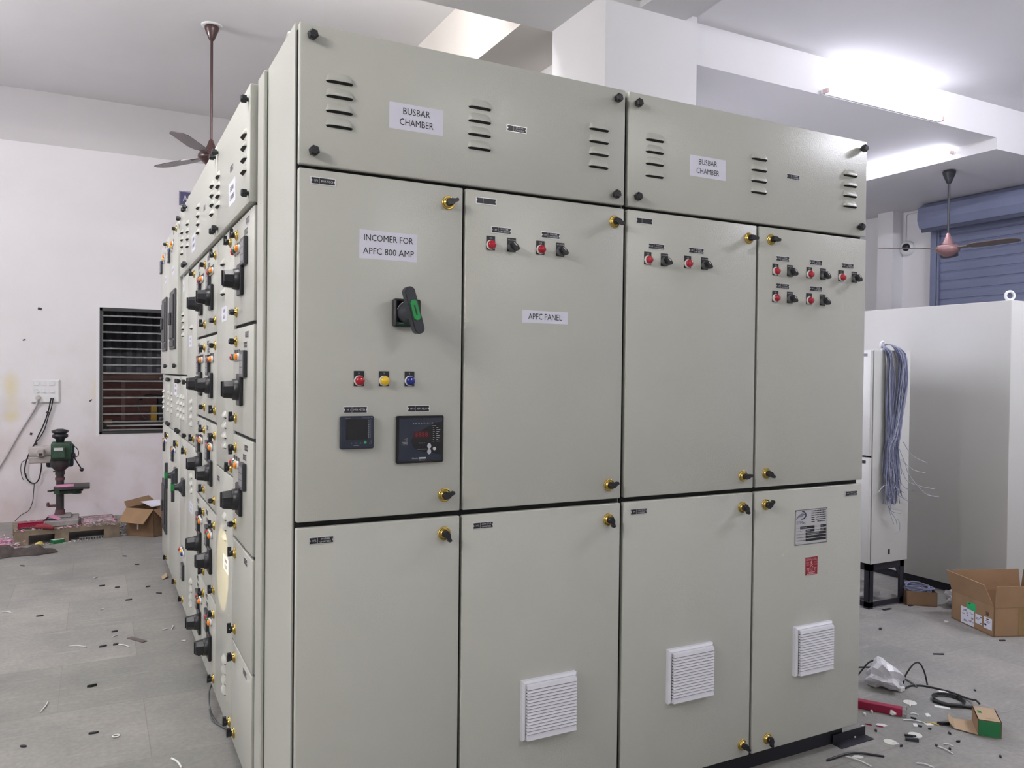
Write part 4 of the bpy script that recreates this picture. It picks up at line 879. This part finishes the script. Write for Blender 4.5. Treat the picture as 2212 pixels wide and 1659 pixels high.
# ------------------------------------------------------------------ left: wall fittings
t = thing('socket_board','white switch and socket board with plugs on the stained back wall','socket board',(-.394,YW,1.155))
def wy(x0,x1,z0,z1,d0,d1,name,m,b=.003,par=t): return MB().box(x0,x1,YW-d1,YW-d0,z0,z1,b=b).part(name,m,par)
wy(-.504,-.285,1.052,1.258,0,.016,'back_box',WPL); f = wy(-.498,-.291,1.058,1.252,.016,.022,'face_plate',WPL)
for x in (-.465,-.410,-.345): wy(x-.022,x+.022,1.205,1.240,.0222,.026,'switch',WPL,par=f); wy(x-.020,x+.014,1.140,1.172,.0222,.025,'socket',WPL,par=f); wy(x+.002,x+.022,1.140,1.156,.0225,.032,'switch',WPL,par=f)
MB().cyl((-.452,YW-.022,1.100),(-.452,YW-.055,1.095),.023,.017,n=16).part('plug',mat('ivory plug',(.58,.55,.50),.5),f)
for x in (-.352,-.336): MB().cyl((x,YW-.022,1.090),(x,YW-.040,1.088),.006,n=10).part('plug_pin',BLK,f)
MB().tube([(-.452,YW-.055,1.092),(-.470,YW-.02,1.02),(-.60,YW-.012,.78),(-.76,YW-.012,.46),(-.95,YW-.012,.15),(-1.1,YW-.02,.01)],.010,n=6,sub=4).top('cable',mat('pale flat cable',(.60,.57,.57),.5),'pale flat cable hanging from the socket board down to the left edge','cable')
Y2 = YW-.03
b = MB().tube([(-.352,YW-.04,1.085),(-.368,Y2,1.0),(-.385,Y2,.93),(-.415,Y2,.84),(-.457,Y2,.74),(-.47,Y2,.70),(-.52,Y2,.60),(-.548,Y2,.50),(-.548,Y2,.42),(-.52,Y2,.36),(-.478,Y2,.335),(-.445,Y2,.37),(-.428,Y2,.45),(-.42,Y2-.1,.53),(-.415,5.62,.60)],.0055,n=6,sub=4)
b.tube([(-.336,YW-.04,1.085),(-.350,Y2,1.0),(-.372,Y2,.93),(-.40,Y2,.82),(-.44,Y2,.74),(-.47,Y2,.70)],.0045,n=6,sub=4)
b.tube([(-.52,Y2,.56),(-.57,Y2,.53),(-.582,Y2,.47),(-.572,Y2,.40),(-.56,Y2,.37)],.003,n=5,sub=4); b.tube([(-.545,Y2,.43),(-.53,Y2,.37),(-.50,Y2,.335)],.004,n=5,sub=4)
b.tube([(-.478,Y2,.335),(-.485,Y2,.25),(-.49,Y2,.18),(-.52,Y2,.10),(-.58,Y2,.06),(-.62,Y2-.05,.02)],.0032,n=5,sub=4); b.box(-.475,-.455,Y2-.012,Y2+.005,.675,.70,m=1)
b.top('cable',[CABLE,INK],'twisted black cables looping from the socket board to the drill press motor','cable')
for x,z,w,h,a,lab in ((-.441,1.890,.030,.020,15,'dark tape square high on the back wall left of the window'),(-.561,1.610,.022,.010,-25,'thin dark clip on the back wall above the socket board'),(-.379,.964,.022,.022,40,'dark patch of tape on the cable below the socket board'),(-.506,.776,.018,.020,20,'dark square mark on the back wall beside the drill press cable'),(-.038,1.070,.026,.010,-40,'dark rusty nail plate on the wall left of the window')):
    MB().box(-w/2,w/2,-.004,0,-h/2,h/2,M=Matrix.Translation((x,YW,z)) @ Matrix.Rotation(R(a),4,'Y')).top('wall_clip',DKSTEEL,lab,'wall mark')
t = thing('wall_sign','navy blue sign with white letters AS, high on the back wall behind the switchboard','sign',(.90,YW,2.94))
b = MB().box(.704,1.25,YW-.012,YW,2.935,3.070,m=0).box(.708,1.246,YW-.0128,YW-.012,2.939,2.942,m=1).box(.708,.711,YW-.0128,YW-.012,2.939,3.066,m=1).box(.708,1.246,YW-.0128,YW-.012,3.063,3.066,m=1)
b.text('AS',.770,3.003,0,.058,m=1,M=Matrix(((1,0,0,0),(0,0,-1,YW-.0135),(0,1,0,0),(0,0,0,1))),width=.070); b.part('sign_plate',[mat('sign navy',(.015,.012,.10),.4),WINK],t)
# ------------------------------------------------------------------ pallet, drill press and litter at the back wall
Mp = frame((-.545,5.10),(.995,.095)); t = thing('wooden_pallet','low wooden pallet covered in pink dust under the drill press','pallet',(-.19,5.4,0))
for i in range(5): MB().box(0,.725,i*.098,i*.098+.092,.092,.112,M=Mp).part('deck_board',WOOD,t)
for x in (0,.27,.615): MB().box(x,x+.095 if x<.6 else .725,0,.09,0,.075,M=Mp).part('block',WOOD,t); MB().box(x,x+.095 if x<.6 else .725,.40,.49,0,.075,M=Mp).part('block',WOOD,t)
for y in (0,.40): MB().box(0,.725,y,y+.09,.075,.092,M=Mp).part('stringer',WOOD,t)
t = thing('drill_press','dark green bench drill press on the dusty pallet by the back wall','drill press',(-.25,5.42,.113))
X0,Y0 = -.252,5.42
MB().box(-.345,-.115,5.20,5.52,.113,.158,b=.006).box(-.30,-.17,5.32,5.50,.158,.175,b=.006).part('base',[mat('grey cast base',(.30,.27,.27),.7,vary=.2,vscale=20)],t)
MB().cyl((X0,Y0,.17),(X0,Y0,.62),.029,n=18).part('column',DDARK,t)
MB().cyl((X0,Y0,.17),(X0,Y0,.215),.040,.034,n=18).part('column_foot',mat('maroon dusty',(.12,.05,.06),.7),t)
MB().box(X0-.085,X0+.02,Y0-.012,Y0+.012,.238,.258,b=.004).box(X0-.095,X0-.075,Y0-.02,Y0+.02,.245,.275,b=.004).part('lower_clamp',mat('maroon dusty',(.12,.05,.06),.7),t)
b = MB().cyl((X0,Y0,.345),(X0,Y0,.402),.046,n=18).box(X0-.01,X0+.13,Y0-.10,Y0+.0,.350,.388,b=.012).cyl((X0+.12,Y0-.05,.345),(X0+.12,Y0-.05,.39),.035,n=14); b.part('table_bracket',DGREEN,t)
MB().box(X0-.03,X0+.215,Y0-.19,Y0+.03,.395,.420,b=.004).part('table',DDARK,t)
MB().box(X0-.027,X0+.10,Y0-.17,Y0-.03,.4198,.4215).part('pink_dust',PINK,t)
MB().tube([(X0-.04,Y0-.02,.375),(X0-.085,Y0-.04,.372)],.008,n=8).tube([(X0+.12,Y0-.06,.372),(X0+.165,Y0-.08,.375)],.007,n=8).part('clamp_handle',DDARK,t)
MB().cyl((X0,Y0,.455),(X0,Y0,.475),.036,n=16).part('collar',mat('maroon dusty',(.12,.05,.06),.7),t); MB().cyl((X0,Y0,.50),(X0,Y0,.545),.036,.033,n=16).box(X0-.05,X0-.02,Y0-.01,Y0+.01,.520,.530).part('quill',DDARK,t)
MB().lathe([(.036,.535),(.070,.57),(.074,.60),(.070,.63)],(X0,Y0-.02,0),(0,0,1),12).part('head_lower',DDARK,t)
b = MB().box(X0-.062,X0+.082,Y0-.11,Y0+.06,.625,.765,b=.012,seg=2).box(X0-.050,X0+.045,Y0-.135,Y0-.10,.640,.735,b=.010); b.part('head',DGREEN,t)
MB().box(X0-.040,X0+.025,Y0-.1365,Y0-.1345,.705,.728).part('maker_plate',ALU,t)
b = MB().box(X0-.10,X0+.095,Y0+.03,Y0+.14,.555,.640,b=.014,seg=2).box(X0+.06,X0+.10,Y0+.02,Y0+.12,.64,.74,b=.012); b.part('motor_mount',DTEAL,t)
b = MB().box(-.470,-.305,Y0-.04,Y0+.10,.600,.650,b=.006).cyl((-.47,Y0+.03,.675),(-.29,Y0+.03,.69),.052,n=20).box(-.41,-.36,Y0-.075,Y0-.02,.655,.715,b=.006); b.part('motor',DGREY,t)
MB().box(-.398,-.372,Y0-.078,Y0-.074,.665,.682).part('switch',BLK,t)
MB().lathe([(.030,.765),(.034,.79),(.058,.805),(.058,.825),(.046,.829),(.046,.836),(.060,.842),(.062,.858),(.040,.866),(.022,.872)],(X0,Y0-.02,0),(0,0,1),20).part('step_pulley',BLK,t)
b = MB().cyl((X0+.085,Y0-.05,.655),(X0+.10,Y0-.06,.655),.022,n=12).tube([(X0+.095,Y0-.06,.65),(X0+.150,Y0-.07,.550)],.005,n=6).lathe([(0,-.018),(.013,-.010),(.016,0),(.012,.012),(0,.018)],(X0+.155,Y0-.07,.540),(.4,0,-1),12); b.part('feed_handle',BLK,t)
MB().tube([(X0+.09,Y0+.05,.73),(X0+.125,Y0,.70),(X0+.13,Y0,.65),(X0+.10,Y0+.02,.63)],.0035,n=5,sub=4).part('motor_cable',CABLE,t)
MB().box(-.10,.13,5.32,5.60,.1125,.1135,M=None).top('pink_sheet',mat('pinkish sheet',(.62,.45,.50),.8,vary=.2,vscale=8),'pink dusted sheet lying on the right part of the pallet','sheet')
b = MB(); Mr = Matrix.Translation((-.455,5.17,.113)) @ Matrix.Rotation(R(8),4,'Z')
b.box(-.07,.10,.0,.012,.018,.050,M=Mr).box(-.07,.10,.0,.05,.044,.052,M=Mr).box(-.07,-.058,0,.05,0,.05,M=Mr).box(.07,.10,-.005,.05,.0,.05,M=Mr); b.top('steel_bracket',REDPIPE,'crimson painted angle bracket lying on the pallet left of the drill press','bracket')
b = MB().tube([(-.40,5.16,.13),(-.345,5.13,.135),(-.285,5.10,.122)],[.020,.022,.014],n=8); b.top('work_glove',mat('dull red cloth',(.26,.04,.05),.9),'dull red rolled rag in front of the crimson bracket on the pallet','rag')
Mr = Matrix.Translation((-.30,5.285,.16)); t = thing('angle_sheet','pink dusted bent metal sheet propped left of the drill press foot','metal sheet',(-.31,5.27,.113))
MB().add([(-.41,5.20,.115),(-.33,5.25,.19),(-.30,5.34,.19),(-.39,5.30,.115),(-.255,5.22,.160),(-.24,5.31,.160)],[(0,1,2,3),(1,4,5,2)]).part('sheet',PINK,t)
def litter(n, fx, seed, size=(.006,.016), mats=None, name='swarf', label='', cat='litter'):
    rn = random.Random(seed); b = MB()
    for i in range(n):
        x,y,z = fx(rn); l = rn.uniform(*size); M = Matrix.Translation((x,y,z+l*.2)) @ Matrix.Rotation(rn.uniform(0,6.3),4,'Z') @ Matrix.Rotation(rn.uniform(-.8,.8),4,'X') @ Matrix.Rotation(rn.uniform(-.6,.6),4,'Y')
        b.box(-l,l,-l*.3,l*.3,-.0006,.0006,m=rn.randrange(len(mats)),M=M)
    b.top(name,mats,label,cat,kind='stuff')
SW = [mat('swarf bright',(.62,.60,.62),.3,.6),PINK,mat('swarf grey',(.30,.27,.29),.6),mat('pale crumb',(.66,.55,.60),.8)]
litter(420,lambda r:(r.uniform(-.54,.16),r.uniform(5.10,5.57)+0,.113),1,mats=SW,name='swarf',label='pink and silvery swarf scattered over the pallet top',cat='swarf')
litter(480,lambda r:(-.62+r.gauss(0,.07),5.15+r.gauss(0,.13),abs(r.gauss(0,.018))),2,mats=[PINK,SW[0],PINK,SW[3]],name='swarf',label='heap of pink swarf on the floor left of the pallet',cat='swarf')
litter(260,lambda r:(lambda u:(-.35+u*.85+r.gauss(0,.02),5.06+u*.22+abs(r.gauss(0,.035)),0))(r.random()),3,mats=[SW[0],SW[2],SW[3],CREAM],size=(.004,.013),name='swarf',label='line of swarf and chips on the floor along the pallet front',cat='swarf')
litter(160,lambda r:(r.uniform(.18,.30),r.uniform(5.20,5.85),0),6,mats=[SW[0],SW[2],SW[2]],size=(.006,.018),name='swarf',label='grey swarf on the floor between pallet and cardboard box',cat='swarf')
MB().box(-.655,-.60,5.02,5.10,.03,.032,M=None).top('pink_card',mat('bright pink card',(.78,.30,.50),.8),'bright pink card on the swarf heap at the left edge','card')
# brown cloth
NXc,NYc = 34,12; vs = []; fs = []; rn = random.Random(11)
for j in range(NYc):
    for i in range(NXc):
        u,v = i/(NXc-1),j/(NYc-1); x = -.80+u*.56; y = 4.74+u*.02+(v-.5)*.22*(1-u)**.6*(1.1+.3*math.sin(u*9))+.04*(1-u)
        e = (math.sin(math.pi*min(1,max(0,v))))**.7*(min(1,(1-u)*5))**.6
        z = e*(.030+.022*math.sin(u*17+v*5)+.018*math.sin(v*11+u*7)+.026*max(0,1-abs(u-.78)*9)+.04*max(0,1-abs(u-.45)*6))
        vs.append((x,y+.006*math.sin(u*30),max(.002,z+.004)))
for j in range(NYc-1):
    for i in range(NXc-1): a=j*NXc+i; fs.append((a,a+1,a+NXc+1,a+NXc))
MB().add(vs,fs,smooth=True).top('cloth',CLOTH,'crumpled dirty brown cloth on the floor in front of the pallet','cloth')
# boxes and bits below the pallet front
M = frame((-.285,5.075),(.8,.35)); t = thing('small_carton','small white topped green carton at the pallet front','box',(-.25,5.10,0))
MB().box(0,.085,0,.06,0,.030,b=.002,M=M).part('carton_body',GRNBOX,t); MB().box(.004,.081,.004,.056,.030,.0306,M=M).part('carton_top',WPL,t)
MB().add(*crumple((-.375,5.035,0),.026,.022,.018,31,n=2)).top('foam_lump',mat('yellow foam',(.62,.50,.16),.9),'yellow foam lump on the floor beside the brown cloth','foam')
b = MB()
Mc = Matrix.Translation((-.02,5.18,0)) @ Matrix.Rotation(R(8),4,'Z')
b.box(-.09,.09,-.02,.02,0,.022,M=Mc)
for k in range(9): b.box(-.085+k*.019,-.075+k*.019,-.022,-.0201,.004,.018,m=1,M=Mc)
b.top('cable_duct',[mat('duct grey',(.25,.25,.25),.5),DKSTEEL],'slotted grey duct offcut under the pallet front','duct')
# cardboard box on the left
M = frame((.422,5.035),(.70,.71)); Aw,Bd,H = .33,.27,.225
t = thing('cardboard_box','open brown cardboard box with drooping flaps at the foot of the back wall','box',(.45,5.25,0))
b = MB()
for a in ((0,Aw,0,.004,0,H),(0,Aw,Bd-.004,Bd,0,H),(0,.004,0,Bd,0,H),(Aw-.004,Aw,0,Bd,0,H),(0,Aw,0,Bd,.001,.005)): b.box(*a,M=M)
b.part('carton_body',KRAFTD,t)
mv = lambda x,y,z: M @ Vector((x,y,z))
flap('flap',mv(0,.002,H),mv(0,Bd,H),mv(-.095,Bd-.01,H-.10),mv(-.095,.02,H-.105),[KRAFT])
flap('flap',mv(.002,0,H),mv(Aw,0,H),mv(Aw-.02,-.10,H-.105),mv(.03,-.10,H-.105),[KRAFT])
flap('flap',mv(.0,Bd,H),mv(Aw,Bd,H),mv(Aw-.03,Bd+.05,H+.055),mv(.02,Bd+.045,H+.045),[KRAFT])
MB().box(-.0010,-.0002,.15,.165,.055,.115,M=M).part('address_label',PAPER,t)
MB().add([mv(.09,.10,H+.004),mv(.34,.02,H+.012),mv(.34,.16,H+.030),mv(.12,.24,H+.035)],[(0,1,2,3)]).add([mv(.09,.10,H+.002),mv(.34,.02,H+.010),mv(.34,.16,H+.028),mv(.12,.24,H+.033)],[(3,2,1,0)]).top('paper_sheet',PAPER,'white paper sheet lying over the open brown cardboard box','paper')
# ------------------------------------------------------------------ scraps on the left floor
for i,(x,y) in enumerate(((-.439,4.382),(.193,4.407),(.041,3.59),(.125,3.509),(.178,3.183),(.347,3.259),(-.266,3.049),(.092,2.586),(.037,2.365),(.093,2.367),(-.002,1.335),(-.225,1.327),(.261,4.098),(.296,3.445))):
    scrap(x,y,rnd.uniform(.022,.040),rnd.uniform(.008,.014),.007,rnd.uniform(-50,10),DKG,'small dark plastic offcut on the grey floor left of the switchboard',group='dark offcuts on the left floor',shape=2,name='black_crumb')
scrap(-.009,1.833,.038,.014,.010,5,BLK,'black plastic bit alone in the middle of the left floor foreground',shape=1,name='black_crumb')
MB().tube([(.072+.012*math.cos(R(a)),1.272+.010*math.sin(R(a)),.003) for a in range(0,361,30)],.003,n=5).top('washer',WPL,'tiny white washer on the left floor in the foreground','washer')
M = frame((.157,2.451),(.065,-.101)); MB().box(0,.122,-.013,.013,0,.004,M=M).top('wood_strip',mat('grey wood strip',(.13,.105,.10),.8),'grey brown wood strip lying on the floor left of the switchboard','strip')
LW = [(.027,3.036),(.048,3.045),(.079,2.496),(.104,2.515),(-.109,2.435),(-.034,2.388),(.105,2.361),(.151,2.295),(.316,2.502),(.34,2.516),(.356,2.492),(.37,2.561),(.386,2.282),(.405,2.270),(-.462,3.234),(-.408,3.18),(-.189,1.629),(-.168,1.727),(.24,.996),(.265,.911),(-.007,3.811),(.014,3.84)]
for i in range(len(LW)//2):
    p,q = LW[2*i],LW[2*i+1]; big = i == 9
    MB().tube([(*p,.003),((p[0]+q[0])/2+.004,(p[1]+q[1])/2+.004,.004),(*q,.003)],.004 if big else .0028,n=5,sub=3).top('white_sliver',OFFW,'white curved plastic strip at the bottom edge of the left floor' if big else 'thin white plastic sliver on the grey floor left of the switchboard','sliver',None if big else 'white slivers on the left floor')
MB().add([(.385,3.66,.002),(.420,3.72,.012),(.420,3.62,.010),(.392,3.59,.002),(.385,3.66,.004),(.420,3.72,.014),(.420,3.62,.012),(.392,3.59,.004)],[(0,1,2,3),(7,6,5,4),(0,4,5,1),(2,6,7,3),(1,5,6,2),(3,7,4,0)]).top('cardboard_scrap',KRAFTL,'tan cardboard scrap at the foot of the farthest switchboard section','scrap')
MB().tube([(.455,1.09,.02),(.430,1.18,.006),(.412,1.25,.008),(.405,1.34,.03),(.415,1.42,.06),(.44,1.48,.07)],.0035,n=6,sub=5).tube([(.40,1.30,.03),(.405,1.25,.008),(.425,1.19,.005),(.455,1.12,.006)],.003,n=6,sub=5).top('cable',CABLEG,'grey cable loop poking from under the near switchboard section','cable')
# warm spot lamp whose beam lands on the cable alley door of the near section
l = bpy.data.lights.new('spot_lamp','SPOT'); l.energy = 200; l.color = (1,.80,.38); l.spot_size = R(6); l.spot_blend = .25; l.shadow_soft_size = .01
lo = bpy.data.objects.new('spot_lamp',l); COL.objects.link(lo); lo.location = (-2.3,.35,1.75)
lo.rotation_euler = (Vector((.424,1.135,.625))-Vector(lo.location)).to_track_quat('-Z','Y').to_euler()
